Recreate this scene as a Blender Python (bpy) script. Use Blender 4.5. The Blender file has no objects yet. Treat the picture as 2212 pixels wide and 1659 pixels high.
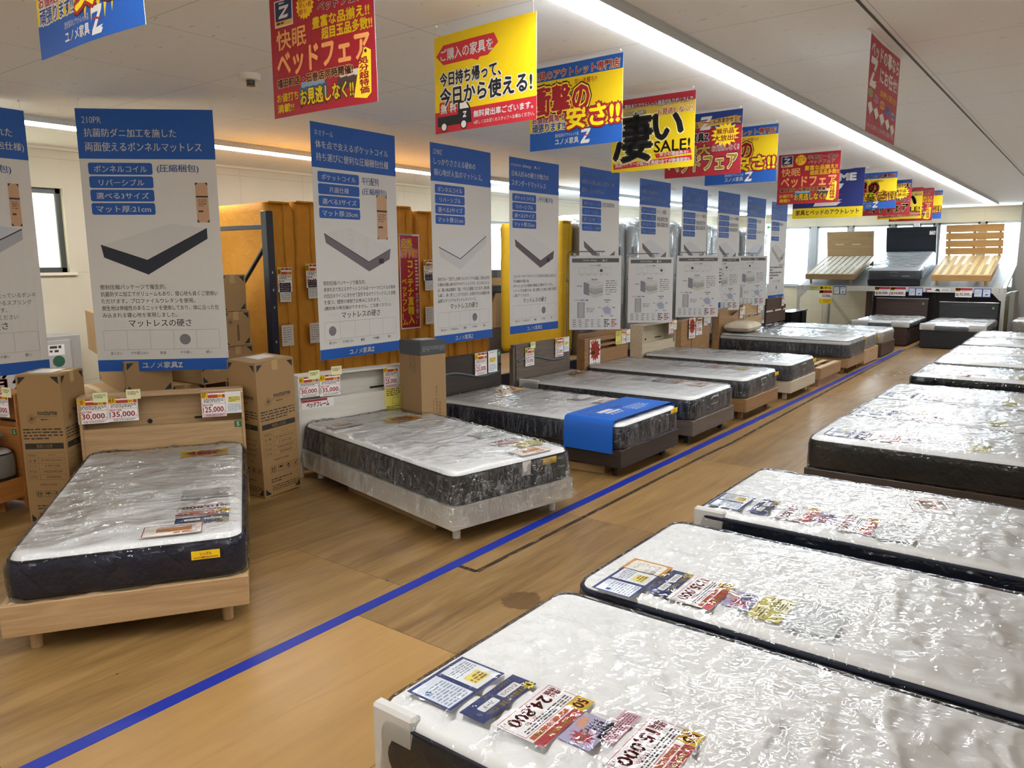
import bpy, math, random
import numpy as np
from mathutils import Matrix, Vector
random.seed(7)
scene = bpy.context.scene
COL = scene.collection
PI = math.pi

# ------------------------------------------------------------------ camera, world, exposure
cd = bpy.data.cameras.new('camera')
cam = bpy.data.objects.new('camera', cd)
COL.objects.link(cam)
R3 = Matrix(((0.7980386, -0.0904816, 0.5957746), (0.6025711, 0.1305097, -0.7873216), (-0.0065162, 0.9873096, 0.1586734)))
cam.matrix_world = Matrix.Translation((0, 0, 1.65)) @ R3.to_4x4()
cd.sensor_fit = 'HORIZONTAL'
cd.sensor_width = 36.0
cd.lens = 36.0 * 1662.0 / 2212.0
cd.clip_start = 0.02
scene.camera = cam

scene.view_settings.view_transform = 'Standard'
scene.view_settings.look = 'None'
scene.view_settings.gamma = 1.0
scene.view_settings.use_curve_mapping = False
scene.view_settings.exposure = 0.40
scene.cycles.use_adaptive_sampling = True
scene.cycles.adaptive_threshold = 0.02
scene.cycles.max_bounces = 7
scene.cycles.diffuse_bounces = 4
scene.cycles.glossy_bounces = 2
scene.cycles.transmission_bounces = 3
scene.cycles.transparent_max_bounces = 12

SKY = 11.0
TUBE = 36.0
world = bpy.data.worlds.new('daylight')
scene.world = world
world.use_nodes = True
wn = world.node_tree.nodes
wn['Background'].inputs[0].default_value = (0.80, 0.92, 1.0, 1)
wn['Background'].inputs[1].default_value = SKY

CEIL = 2.77
XL, XR, YF, YB = -8.25, 6.0, -4.0, 20.4

# ------------------------------------------------------------------ materials
def lin(h):
    h = h.lstrip('#')
    o = []
    for i in (0, 2, 4):
        c = int(h[i:i + 2], 16) / 255.0
        o.append(c / 12.92 if c <= 0.04045 else ((c + 0.055) / 1.055) ** 2.4)
    return (o[0], o[1], o[2], 1.0)

MATS = {}
class NT:
    def __init__(s, name):
        s.m = bpy.data.materials.new(name)
        s.m.use_nodes = True
        s.t = s.m.node_tree
        s.n = s.t.nodes
        s.b = s.n['Principled BSDF']
        s.out = s.n['Material Output']
    def new(s, typ, **kw):
        n = s.n.new(typ)
        for k, v in kw.items():
            if k.startswith('i_'):
                n.inputs[k[2:].replace('_', ' ')].default_value = v
            else:
                setattr(n, k, v)
        return n
    def link(s, a, b):
        s.t.links.new(a, b)
    def coord(s, scale=(1, 1, 1), kind='Object', rot=(0, 0, 0)):
        c = s.new('ShaderNodeTexCoord')
        mp = s.new('ShaderNodeMapping')
        mp.inputs['Scale'].default_value = scale
        mp.inputs['Rotation'].default_value = rot
        s.link(c.outputs[kind], mp.inputs['Vector'])
        return mp.outputs['Vector']
    def noise(s, vec, scale, detail=2, rough=0.5, dist=0.0):
        n = s.new('ShaderNodeTexNoise')
        n.inputs['Scale'].default_value = scale
        n.inputs['Detail'].default_value = detail
        n.inputs['Roughness'].default_value = rough
        n.inputs['Distortion'].default_value = dist
        if vec is not None: s.link(vec, n.inputs['Vector'])
        return n.outputs['Fac']
    def ramp(s, fac, stops):
        r = s.new('ShaderNodeValToRGB')
        e = r.color_ramp.elements
        e[0].position, e[0].color = stops[0]
        e[1].position, e[1].color = stops[-1]
        for p, c in stops[1:-1]:
            x = e.new(p); x.color = c
        s.link(fac, r.inputs['Fac'])
        return r.outputs['Color']
    def math(s, op, a, b=None, c=None):
        n = s.new('ShaderNodeMath', operation=op)
        for i, v in enumerate((a, b, c)):
            if v is None: continue
            if isinstance(v, (int, float)): n.inputs[i].default_value = v
            else: s.link(v, n.inputs[i])
        return n.outputs[0]
    def mix(s, fac, a, b, mode='MIX'):
        n = s.new('ShaderNodeMix', data_type='RGBA', blend_type=mode)
        for i, v in ((0, fac), (6, a), (7, b)):
            if isinstance(v, (int, float, tuple)): n.inputs[i].default_value = v
            else: s.link(v, n.inputs[i])
        return n.outputs[2]
    def bump(s, h, strength=0.3, dist=0.01):
        n = s.new('ShaderNodeBump')
        n.inputs['Strength'].default_value = strength
        n.inputs['Distance'].default_value = dist
        s.link(h, n.inputs['Height'])
        return n.outputs['Normal']

def paint(h, rough=0.55, metal=0.0, spec=0.5):
    key = ('p', h, rough, metal)
    if key not in MATS:
        k = NT('paint_' + h.lstrip('#'))
        k.b.inputs['Base Color'].default_value = lin(h)
        k.b.inputs['Roughness'].default_value = rough
        k.b.inputs['Metallic'].default_value = metal
        k.b.inputs['Specular IOR Level'].default_value = spec
        v = k.coord((1, 1, 1))
        f = k.noise(v, 60.0, 1)
        k.link(k.bump(f, 0.03, 0.002), k.b.inputs['Normal'])
        MATS[key] = k.m
    return MATS[key]

def wood(name, c1, c2, axis=0, rough=0.45, grain=1.0):
    """grain runs along local axis"""
    key = ('w', name, axis)
    if key not in MATS:
        k = NT('wood_' + name)
        sc = [16.0 * grain] * 3
        sc[axis] = 1.1 * grain
        v = k.coord(tuple(sc))
        f = k.noise(v, 1.6, 5, 0.6, 1.1)
        sc2 = [90.0] * 3
        sc2[axis] = 3.0
        g = k.noise(k.coord(tuple(sc2)), 1.0, 2)
        col = k.ramp(f, [(0.28, lin(c2)), (0.5, tuple((a + b) / 2 for a, b in zip(lin(c1), lin(c2)))), (0.66, lin(c1))])
        col = k.mix(0.18, col, k.ramp(g, [(0.35, lin(c2)), (0.65, lin(c1))]))
        k.link(col, k.b.inputs['Base Color'])
        k.b.inputs['Roughness'].default_value = rough
        k.link(k.bump(g, 0.06, 0.002), k.b.inputs['Normal'])
        MATS[key] = k.m
    return MATS[key]

def fabric(name, c, pattern='diamond', scale=1.0, rough=0.85):
    key = ('f', name)
    if key not in MATS:
        k = NT('fabric_' + name)
        tc = k.new('ShaderNodeTexCoord')
        sp = k.new('ShaderNodeSeparateXYZ')
        k.link(tc.outputs['Object'], sp.inputs[0])
        x, y, z = sp.outputs
        s = k.math('ADD', x, y)
        a = k.math('ADD', s, z)
        b = k.math('SUBTRACT', s, z)
        w = 22.0 * scale
        sa = k.math('ABSOLUTE', k.math('SINE', k.math('MULTIPLY', a, w)))
        sb = k.math('ABSOLUTE', k.math('SINE', k.math('MULTIPLY', b, w)))
        h = k.math('POWER', k.math('MINIMUM', sa, sb), 0.5)
        n = k.noise(k.coord(), 240.0, 2)
        if pattern == 'diamond':
            hh = k.math('ADD', h, k.math('MULTIPLY', n, 0.12))
        else:
            hh = n
        col = k.ramp(n, [(0.3, tuple(v * 0.8 for v in lin(c)[:3]) + (1,)), (0.7, lin(c))])
        k.link(col, k.b.inputs['Base Color'])
        k.b.inputs['Roughness'].default_value = rough
        k.link(k.bump(hh, 0.35 if pattern == 'diamond' else 0.1, 0.012), k.b.inputs['Normal'])
        MATS[key] = k.m
    return MATS[key]

def quilt(name, c, scale=30.0, amp=0.35):
    key = ('q', name)
    if key not in MATS:
        k = NT('quilt_' + name)
        v = k.coord((1.0, 2.2, 1.0))
        f = k.noise(v, scale, 3, 0.5, 0.6)
        n = k.noise(k.coord(), 400.0, 1)
        k.b.inputs['Base Color'].default_value = lin(c)
        k.b.inputs['Roughness'].default_value = 0.75
        k.link(k.bump(k.math('ADD', f, k.math('MULTIPLY', n, 0.05)), amp, 0.012), k.b.inputs['Normal'])
        MATS[key] = k.m
    return MATS[key]

def film(name='film', scale=11.0, strength=0.42, gain=1.1, rough=0.06, haze=0.0, stretch=(1.0, 1.7, 1.4), dist=1.8, det=1.5, streak=0.0):
    """thin clear polythene: see-through, with mirror-like crinkles"""
    key = ('film', name)
    if key not in MATS:
        k = NT('plastic_' + name)
        k.n.remove(k.b)
        v = k.coord(stretch)
        f1 = k.noise(v, scale, det, 0.55, dist)
        f2 = k.noise(k.coord((2.2, 1.0, 1.0), rot=(0, 0, 0.6)), scale * 0.45, 2, 0.5, 0.8)
        r1 = k.math('ABSOLUTE', k.math('SUBTRACT', f2, 0.5))
        h = k.math('ADD', f1, k.math('MULTIPLY', r1, 1.6))
        nrm = k.bump(h, strength, 0.02)
        fr = k.new('ShaderNodeFresnel')
        fr.inputs['IOR'].default_value = 1.5
        fac = k.math('MINIMUM', k.math('MULTIPLY', fr.outputs[0], gain), 0.85)
        tr = k.new('ShaderNodeBsdfTransparent')
        tr.inputs['Color'].default_value = (0.985, 0.99, 0.99, 1)
        gl = k.new('ShaderNodeBsdfGlossy')
        gl.inputs['Roughness'].default_value = rough
        gl.inputs['Color'].default_value = (0.95, 0.97, 1.0, 1)
        k.link(nrm, gl.inputs['Normal'])
        df = k.new('ShaderNodeBsdfTranslucent') if False else k.new('ShaderNodeBsdfDiffuse')
        df.inputs['Color'].default_value = (0.85, 0.87, 0.88, 1)
        mx0 = k.new('ShaderNodeMixShader')
        mx0.inputs[0].default_value = haze
        if streak:      # painted highlights: whitish diffuse streaks stand in for light on slack folds
            s1 = k.noise(k.coord((9, 9, 1.6)), 1.4, 3, 0.55, 1.2)
            k.link(k.math('ADD', haze, k.math('MULTIPLY', k.math('POWER', k.math('SUBTRACT', 1.0, k.math('ABSOLUTE', k.math('MULTIPLY', k.math('SUBTRACT', s1, .5), 4.0))), 12.0), streak)), mx0.inputs[0])
        k.link(tr.outputs[0], mx0.inputs[1])
        k.link(df.outputs[0], mx0.inputs[2])
        mx = k.new('ShaderNodeMixShader')
        k.link(fac, mx.inputs[0])
        k.link(mx0.outputs[0], mx.inputs[1])
        k.link(gl.outputs[0], mx.inputs[2])
        k.link(mx.outputs[0], k.out.inputs['Surface'])
        MATS[key] = k.m
    return MATS[key]

def emit(name, c, strength):
    key = ('e', name)
    if key not in MATS:
        k = NT('light_' + name)
        k.b.inputs['Base Color'].default_value = lin(c)
        k.b.inputs['Emission Color'].default_value = lin(c)
        k.b.inputs['Emission Strength'].default_value = strength
        MATS[key] = k.m
    return MATS[key]

def cardboard():
    key = 'cardboard'
    if key not in MATS:
        k = NT('cardboard')
        f = k.noise(k.coord((1, 1, 14)), 6.0, 3)
        g = k.noise(k.coord(), 3.0, 3)
        col = k.mix(0.5, k.ramp(f, [(0.3, lin('#8f7048')), (0.7, lin('#a1825a'))]), k.ramp(g, [(0.3, lin('#8b6d45')), (0.7, lin('#a98a60'))]))
        k.link(col, k.b.inputs['Base Color'])
        k.b.inputs['Roughness'].default_value = 0.7
        k.link(k.bump(g, 0.15, 0.02), k.b.inputs['Normal'])
        MATS[key] = k.m
    return MATS[key]

def cover(name, c1, c2):
    key = ('cover', name)
    if key not in MATS:
        k = NT('cover_' + name)
        f = k.noise(k.coord((1, 1, 1)), 9.0, 4, 0.6, 0.8)
        n = k.noise(k.coord(), 120.0, 2)
        k.link(k.ramp(f, [(0.3, lin(c2)), (0.7, lin(c1))]), k.b.inputs['Base Color'])
        k.b.inputs['Roughness'].default_value = 0.75
        k.link(k.bump(k.math('ADD', f, k.math('MULTIPLY', n, 0.1)), 0.3, 0.03), k.b.inputs['Normal'])
        MATS[key] = k.m
    return MATS[key]

# ------------------------------------------------------------------ mesh builder
class MB:
    def __init__(s):
        s.v, s.f, s.mi, s.sm = [], [], [], []
    def add(s, verts, faces, m=0, smooth=False):
        o = len(s.v)
        s.v.extend([tuple(map(float, p)) for p in verts])
        for f in faces:
            s.f.append(tuple(o + i for i in f))
            s.mi.append(m); s.sm.append(smooth)
        return s
    def box(s, x0, x1, y0, y1, z0, z1, b=0.003, m=0):
        lo, hi = (x0, y0, z0), (x1, y1, z1)
        b = min(b, (x1 - x0) * .3, (y1 - y0) * .3, (z1 - z0) * .3)
        cx = [(l + h) / 2 for l, h in zip(lo, hi)]
        V, idx = [], {}
        for sx in (0, 1):
            for sy in (0, 1):
                for sz in (0, 1):
                    sg = (sx, sy, sz)
                    for a in range(3):
                        p = []
                        for j in range(3):
                            e = hi[j] if sg[j] else lo[j]
                            p.append(e if j == a else (e - b if sg[j] else e + b))
                        idx[(sg, a)] = len(V); V.append(p)
        F = []
        def put(ids):
            A, B, Cc = (Vector(V[i]) for i in ids[:3])
            nrm = (B - A).cross(Cc - A)
            mid = sum((Vector(V[i]) for i in ids), Vector()) / len(ids) - Vector(cx)
            F.append(ids if nrm.dot(mid) > 0 else ids[::-1])
        for a in range(3):
            j, k = [(1, 2), (0, 2), (0, 1)][a]
            for sg in (0, 1):
                ring = []
                for u, w in ((0, 0), (1, 0), (1, 1), (0, 1)):
                    t = [0, 0, 0]; t[a] = sg; t[j] = u; t[k] = w
                    ring.append(idx[(tuple(t), a)])
                put(ring)
        for a in range(3):
            j, k = [(1, 2), (0, 2), (0, 1)][a]
            for u in (0, 1):
                for w in (0, 1):
                    t0 = [0, 0, 0]; t0[j] = u; t0[k] = w
                    t1 = list(t0); t1[a] = 1
                    t0, t1 = tuple(t0), tuple(t1)
                    put([idx[(t0, j)], idx[(t1, j)], idx[(t1, k)], idx[(t0, k)]])
        for sx in (0, 1):
            for sy in (0, 1):
                for sz in (0, 1):
                    put([idx[((sx, sy, sz), a)] for a in range(3)])
        return s.add(V, F, m)
    def cyl(s, p0, p1, r0, r1=None, n=16, m=0, caps=True):
        r1 = r0 if r1 is None else r1
        p0, p1 = Vector(p0), Vector(p1)
        d = (p1 - p0).normalized()
        u = d.orthogonal().normalized(); w = d.cross(u)
        V = []
        for p, r in ((p0, r0), (p1, r1)):
            for i in range(n):
                t = 2 * PI * i / n
                V.append(p + u * (r * math.cos(t)) + w * (r * math.sin(t)))
        s.add(V, [(i, (i + 1) % n, n + (i + 1) % n, n + i) for i in range(n)], m, True)
        if caps:
            s.add(V[:n], [tuple(range(n))[::-1]], m)
            s.add(V[n:], [tuple(range(n))], m)
        return s
    def tube(s, pts, r, n=6, m=0, closed=False):
        pts = [Vector(p) for p in pts]
        N = len(pts)
        V = []
        up = Vector((0, 0, 1))
        for i, p in enumerate(pts):
            a = pts[i - 1] if (i or closed) else p
            b = pts[(i + 1) % N] if (i < N - 1 or closed) else p
            d = (b - a)
            d = d.normalized() if d.length > 1e-9 else Vector((1, 0, 0))
            u = d.cross(up)
            if u.length < 0.05: u = d.cross(Vector((1, 0, 0)))
            u.normalize(); w = u.cross(d)
            for k in range(n):
                t = 2 * PI * k / n
                V.append(p + u * (r * math.cos(t)) + w * (r * math.sin(t)))
        F = []
        for i in range(N if closed else N - 1):
            j = (i + 1) % N
            for k in range(n):
                k2 = (k + 1) % n
                F.append((i * n + k, i * n + k2, j * n + k2, j * n + k))
        s.add(V, F, m, True)
        if not closed:
            s.add(V[:n], [tuple(range(n))], m); s.add(V[-n:], [tuple(range(n))[::-1]], m)
        return s
    def grid(s, X, Y, Z, m=0, flip=False):
        nx, ny = X.shape
        V = np.stack([X, Y, Z], -1).reshape(-1, 3)
        F = []
        for i in range(nx - 1):
            for j in range(ny - 1):
                q = (i * ny + j, (i + 1) * ny + j, (i + 1) * ny + j + 1, i * ny + j + 1)
                F.append(q[::-1] if flip else q)
        return s.add(V.tolist(), F, m, True)
    def mesh(s, name, mats):
        me = bpy.data.meshes.new(name)
        me.from_pydata(s.v, [], s.f)
        for m in mats: me.materials.append(m)
        me.polygons.foreach_set('material_index', s.mi)
        me.polygons.foreach_set('use_smooth', s.sm)
        me.update()
        return me

def part(name, mb, mats, parent=None, label=None, loc=None):
    mats = mats if isinstance(mats, (list, tuple)) else [mats]
    o = bpy.data.objects.new(name, mb.mesh(name, mats))
    COL.objects.link(o)
    if parent is not None: o.parent = parent
    if label: o['label'] = label
    if loc: o.location = loc
    return o
def tag(o, label, cat, group=None):
    o['label'] = label; o['category'] = cat
    if group: o['group'] = group
    return o
def thing(name, label, cat, loc=(0, 0, 0), rot=(0, 0, 0), group=None):
    o = bpy.data.objects.new(name, None)
    o.empty_display_size = 0.1
    COL.objects.link(o)
    o.location = loc; o.rotation_euler = rot
    return tag(o, label, cat, group)
def struct(name, mb, mats):
    o = part(name, mb, mats); o['kind'] = 'structure'
    return o

# ------------------------------------------------------------------ noise helpers
def _h(ix, iy, s):
    n = (ix.astype(np.int64) * 374761393 + iy.astype(np.int64) * 668265263 + s * 144269504) & 0x7fffffff
    n = ((n ^ (n >> 13)) * 1274126177) & 0x7fffffff
    return ((n ^ (n >> 16)) & 0xffff) / 65535.0
def vn(x, y, s=0):
    ix, iy = np.floor(x), np.floor(y)
    fx, fy = x - ix, y - iy
    fx = fx * fx * (3 - 2 * fx); fy = fy * fy * (3 - 2 * fy)
    a, b = _h(ix, iy, s), _h(ix + 1, iy, s)
    c, d = _h(ix, iy + 1, s), _h(ix + 1, iy + 1, s)
    return (a * (1 - fx) + b * fx) * (1 - fy) + (c * (1 - fx) + d * fx) * fy
def ridge(x, y, s=0):
    return 1 - np.abs(2 * vn(x, y, s) - 1)

# ------------------------------------------------------------------ printed matter
_tc = bpy.data.curves.new('lettering', 'FONT')
_to = bpy.data.objects.new('lettering', _tc)
COL.objects.link(_to)
_tc.size = 1.0
_TX = {}
def glyphs(s, bold=0.0, res=2):
    k = (s, round(bold, 3), res)
    if k not in _TX:
        _tc.body = s
        _tc.offset = bold
        _tc.resolution_u = res
        _to.update_tag()
        bpy.context.view_layer.update()
        dg = bpy.context.evaluated_depsgraph_get()
        ev = _to.evaluated_get(dg)
        me = ev.to_mesh()
        n = len(me.vertices)
        co = np.empty(n * 3); me.vertices.foreach_get('co', co)
        V = co.reshape(-1, 3)[:, :2].copy()
        F = [tuple(p.vertices) for p in me.polygons]
        ev.to_mesh_clear()
        _TX[k] = (V, F)
    return _TX[k]

class Art:
    """flat print, u to the right and v down from the top left corner, in metres"""
    def __init__(s, W, H, paper='#e9e7e4', deform=None, thick=0.0012, eps=0.0002, nu=16, rough=0.5):
        if deform:      # the sheet bends in flat strips: straight down, creased only at the strip edges
            T0 = [deform(i / nu, 0.0) for i in range(nu + 1)]
            T1 = [deform(i / nu, 1.0) for i in range(nu + 1)]
            def bend(u, v):
                x = min(max(u, 0), 1) * nu
                i = min(int(x), nu - 1); f = x - i
                return (T0[i] * (1 - f) + T0[i + 1] * f) * (1 - v) + (T1[i] * (1 - f) + T1[i + 1] * f) * v
        else: bend = None
        s.W, s.H, s.deform, s.thick, s.eps, s.nu, s.rough = W, H, bend, thick, eps, nu, rough
        if deform and eps == .0002: s.eps = .0005
        s.mats, s.mk = [], {}
        s.mb = MB()
        s.lv = 1
        g = nu if deform else 1
        U = np.linspace(0, W, g + 1)
        # sheet body
        V, F = [], []
        for u in U:
            V += [(u, 0, 0), (u, H, 0), (u, 0, -1), (u, H, -1)]
        for i in range(g):
            a, b = 4 * i, 4 * i + 4
            F += [(a + 1, b + 1, b, a), (a + 2, b + 2, b + 3, a + 3), (a, b, b + 2, a + 2), (a + 3, b + 3, b + 1, a + 1)]
        F += [(0, 2, 3, 1), (4 * g + 1, 4 * g + 3, 4 * g + 2, 4 * g)]
        s._put(V, F, paper, raw=True)
    def L(s, n): s.lv = n; return s
    def m(s, c):
        if c not in s.mk:
            s.mk[c] = len(s.mats); s.mats.append(paint(c, s.rough))
        return s.mk[c]
    def _put(s, V, F, c, raw=False, lv=None):
        out = []
        for p in V:
            u, v = p[0], p[1]
            if raw: d = 0 if p[2] == 0 else s.thick
            else: d = -s.eps * (s.lv if lv is None else lv)
            if s.deform: d += s.deform(u / s.W, v / s.H)
            out.append((u - s.W / 2, d, s.H - v))
        s.mb.add(out, F, s.m(c))
    def rect(s, u0, v0, u1, v1, c):
        us = [u0, u1]
        if s.deform: us = sorted(set([u0, u1] + [s.W * i / s.nu for i in range(s.nu + 1) if u0 < s.W * i / s.nu < u1]))
        V, F = [], []
        for u in us:
            V += [(u, v0), (u, v1)]
        for i in range(len(us) - 1): F.append((2 * i + 1, 2 * i + 3, 2 * i + 2, 2 * i))
        s._put(V, F, c); return s
    def poly(s, pts, c):
        a = sum(pts[i - 1][0] * pts[i][1] - pts[i][0] * pts[i - 1][1] for i in range(len(pts)))
        if a > 0: pts = pts[::-1]
        us = [p[0] for p in pts]
        st = s.W / s.nu
        if not s.deform or max(us) - min(us) < st * .4:
            s._put(pts, [tuple(range(len(pts)))], c); return s
        def cut(P, x, sg):      # keep the side where sg*(u-x) <= 0
            o = []
            for i in range(len(P)):
                p, q = P[i - 1], P[i]
                dp, dq = sg * (p[0] - x), sg * (q[0] - x)
                if (dp <= 0) != (dq <= 0):
                    t = dp / (dp - dq)
                    o.append((p[0] + (q[0] - p[0]) * t, p[1] + (q[1] - p[1]) * t))
                if dq <= 0: o.append(q)
            return o
        x = math.floor(min(us) / st) * st
        while x < max(us):
            P = cut(cut(pts, x, -1), x + st, 1)
            if len(P) > 2: s._put(P, [tuple(range(len(P)))], c)
            x += st
        return s
    def disc(s, u, v, r, c, rv=None, n=20):
        rv = rv or r
        return s.poly([(u + r * math.cos(2 * PI * i / n), v + rv * math.sin(2 * PI * i / n)) for i in range(n)], c)
    def star(s, u, v, r0, r1, n, c, ry=1.0):
        pts = [(u + (r1 if i % 2 else r0) * math.cos(PI * i / n), v + ry * (r1 if i % 2 else r0) * math.sin(PI * i / n)) for i in range(2 * n)]
        V = [(u, v)] + pts
        F = [(0, 1 + (i + 1) % (2 * n), 1 + i) for i in range(2 * n)]
        s._put(V, F, c); return s
    def rr(s, u0, v0, u1, v1, c, r=0.006):
        pts = []
        for cx, cy, a0 in ((u1 - r, v0 + r, -90), (u1 - r, v1 - r, 0), (u0 + r, v1 - r, 90), (u0 + r, v0 + r, 180)):
            for k in range(4):
                a = math.radians(a0 + 30 * k)
                pts.append((cx + r * math.cos(a), cy + r * math.sin(a)))
        return s.poly(pts, c)
    def line(s, pts, w, c):
        for (a, b), (d, e) in zip(pts, pts[1:]):
            L = math.hypot(d - a, e - b) or 1e-9
            nx, ny = -(e - b) / L * w / 2, (d - a) / L * w / 2
            s.poly([(a + nx, b + ny), (d + nx, e + ny), (d - nx, e - ny), (a - nx, b - ny)], c)
        return s
    def frame(s, u0, v0, u1, v1, w, c):
        s.rect(u0, v0, u1, v0 + w, c); s.rect(u0, v1 - w, u1, v1, c)
        s.rect(u0, v0 + w, u0 + w, v1 - w, c); s.rect(u1 - w, v0 + w, u1, v1 - w, c); return s
    def txt(s, t, u0, v0, u1, v1, c, bold=0.0, ol=(), res=2, rot=0, shear=0.0, fit=True):
        """letters fitted to the box; ol = ((extra, colour), ...) outlines from the outside in"""
        V0, _ = glyphs(t, 0.0, res)
        if not len(V0): return s
        lo, hi = V0.min(0), V0.max(0)
        sz = np.maximum(hi - lo, 1e-6)
        W, H = u1 - u0, v1 - v0
        if rot in (90, 270): W, H = H, W
        kx, ky = W / sz[0], H / sz[1]
        if not fit: kx = min(kx, ky)
        base = s.lv
        for i, (b, col) in enumerate(list(ol) + [(0.0, c)]):
            V, F = glyphs(t, 0.0, res)
            r = bold * 1.2 + b
            if r > .04: sh = [(r * math.cos(PI * q / 4), r * math.sin(PI * q / 4)) for q in range(8)] + [(0, 0)]
            elif r > .015: sh = [(r, 0), (-r, 0), (0, r), (0, -r)]
            elif r > .003: sh = [(r, 0), (-r, 0)]
            else: sh = [(0, 0)]
            nv = len(V)
            V = np.concatenate([V + q for q in sh])
            F = [tuple(i + nv * q for i in f) for q in range(len(sh)) for f in F]
            P = (V - lo) * (kx, ky)
            P[:, 1] = H - P[:, 1]
            P[:, 0] += (H - P[:, 1]) * shear
            if rot == 90: P = np.stack([(H - P[:, 1]), P[:, 0]], 1)
            elif rot == 270: P = np.stack([P[:, 1], W - P[:, 0]], 1)
            elif rot == 180: P = np.stack([W - P[:, 0], H - P[:, 1]], 1)
            P[:, 0] += u0; P[:, 1] += v0
            s._put(P.tolist(), F, col, lv=base + i * 0.7)
        return s
    def dashes(s, u0, v0, u1, v1, n, c, fill=0.5, seed=1):
        """rows of print too small to read"""
        r = random.Random(seed)
        p = (v1 - v0) / n
        for i in range(n):
            u = u0
            e = u1 if i < n - 1 else u0 + (u1 - u0) * r.uniform(.5, .95)
            while u < e:
                w = min(r.uniform(.6, 2.2) * p, e - u)
                s.rect(u, v0 + i * p, u + w, v0 + i * p + p * fill * r.uniform(.8, 1.1), c)
                u += w + p * r.uniform(.25, .6)
        return s
    def part(s, name, parent, label=None):
        return part(name, s.mb, s.mats, parent, label)

WHITE, BLUE, RED, YEL, INK = '#d3d1cd', '#0a52aa', '#a0182a', '#d9b800', '#15161a'

def zlogo(a, u0, v0, u1, v1, c, slash=RED):
    W, H = u1 - u0, v1 - v0
    P = lambda x, y: (u0 + x * W, v0 + y * H)
    a.poly([P(.12, 0), P(1, 0), P(.92, .2), P(.05, .24)], c)
    a.poly([P(.68, .2), P(.92, .2), P(.36, .82), P(.08, .82)], c)
    a.poly([P(0, 1), P(.08, .8), P(.98, .72), P(.8, .82), P(.95, .84), P(.78, 1)], c)
    if slash:
        a.L(a.lv + 1); a.poly([P(.05, .42), P(.5, .4), P(1.05, .52), P(.5, .49)], slash); a.L(a.lv - 1)

def matpic(a, u0, v0, u1, v1, kind, top, side):
    W, H = u1 - u0, v1 - v0
    P = lambda x, y: (u0 + x * W, v0 + y * H)
    if kind == 0:
        a.poly([P(0, .42), P(.66, 0), P(1, .1), P(.42, .72)], top)
        a.poly([P(0, .42), P(.42, .72), P(.42, 1), P(.02, .66)], side)
        a.poly([P(.42, .72), P(1, .1), P(1, .3), P(.42, 1)], side)
        a.L(a.lv + 1); a.line([P(0, .42), P(.42, .72), P(1, .1)], .005, '#1b1f2a'); a.L(a.lv - 1)
    else:
        a.poly([P(0, .16), P(.35, 0), P(1, .48), P(.64, .78)], top)
        a.poly([P(0, .16), P(.64, .78), P(.64, 1), P(.02, .36)], side)
        a.poly([P(.64, .78), P(1, .48), P(.98, .72), P(.64, 1)], side)
        a.L(a.lv + 1); a.line([P(0, .16), P(.64, .78), P(1, .48)], .004, '#3a3438'); a.L(a.lv - 1)
        if kind == 2:
            for i in range(1, 9):
                f = i / 9
                a.line([P(.64 * f, .16 + .62 * f), P(.35 + .65 * f, .48 * f)], .0012, '#b9b6b4')
                a.line([P(.35 * f, .16 - .16 * f), P(.64 + .36 * f, .78 - .3 * f)], .0012, '#b9b6b4')
        a.L(a.lv + 1); a.rect(*P(.8, .7), *P(.88, .82), '#2b2529'); a.L(a.lv - 1)

def hardness(a, u0, v0, u1, v1, idx, lab=True, c='#77757a', small=False):
    w = (u1 - u0) / 5
    a.frame(u0, v0, u1, v1, .0012, '#8a8a8c')
    for i in range(1, 5): a.rect(u0 + w * i - .0006, v0, u0 + w * i + .0006, v1, '#8a8a8c')
    a.disc(u0 + w * (idx + .5), (v0 + v1) / 2, w * .24, c)
    if lab:
        h = (v1 - v0) * .16
        for i, (t, k) in enumerate((('柔らかい', .5), ('やや柔らかい', .75), ('普通', .26), ('やや硬い', .5), ('硬い', .26))):
            cx = u0 + w * (i + .5)
            a.txt(t, cx - w * k * .5, v1 + h * .6, cx + w * k * .5, v1 + h * 1.6, '#2d2d30')

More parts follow.
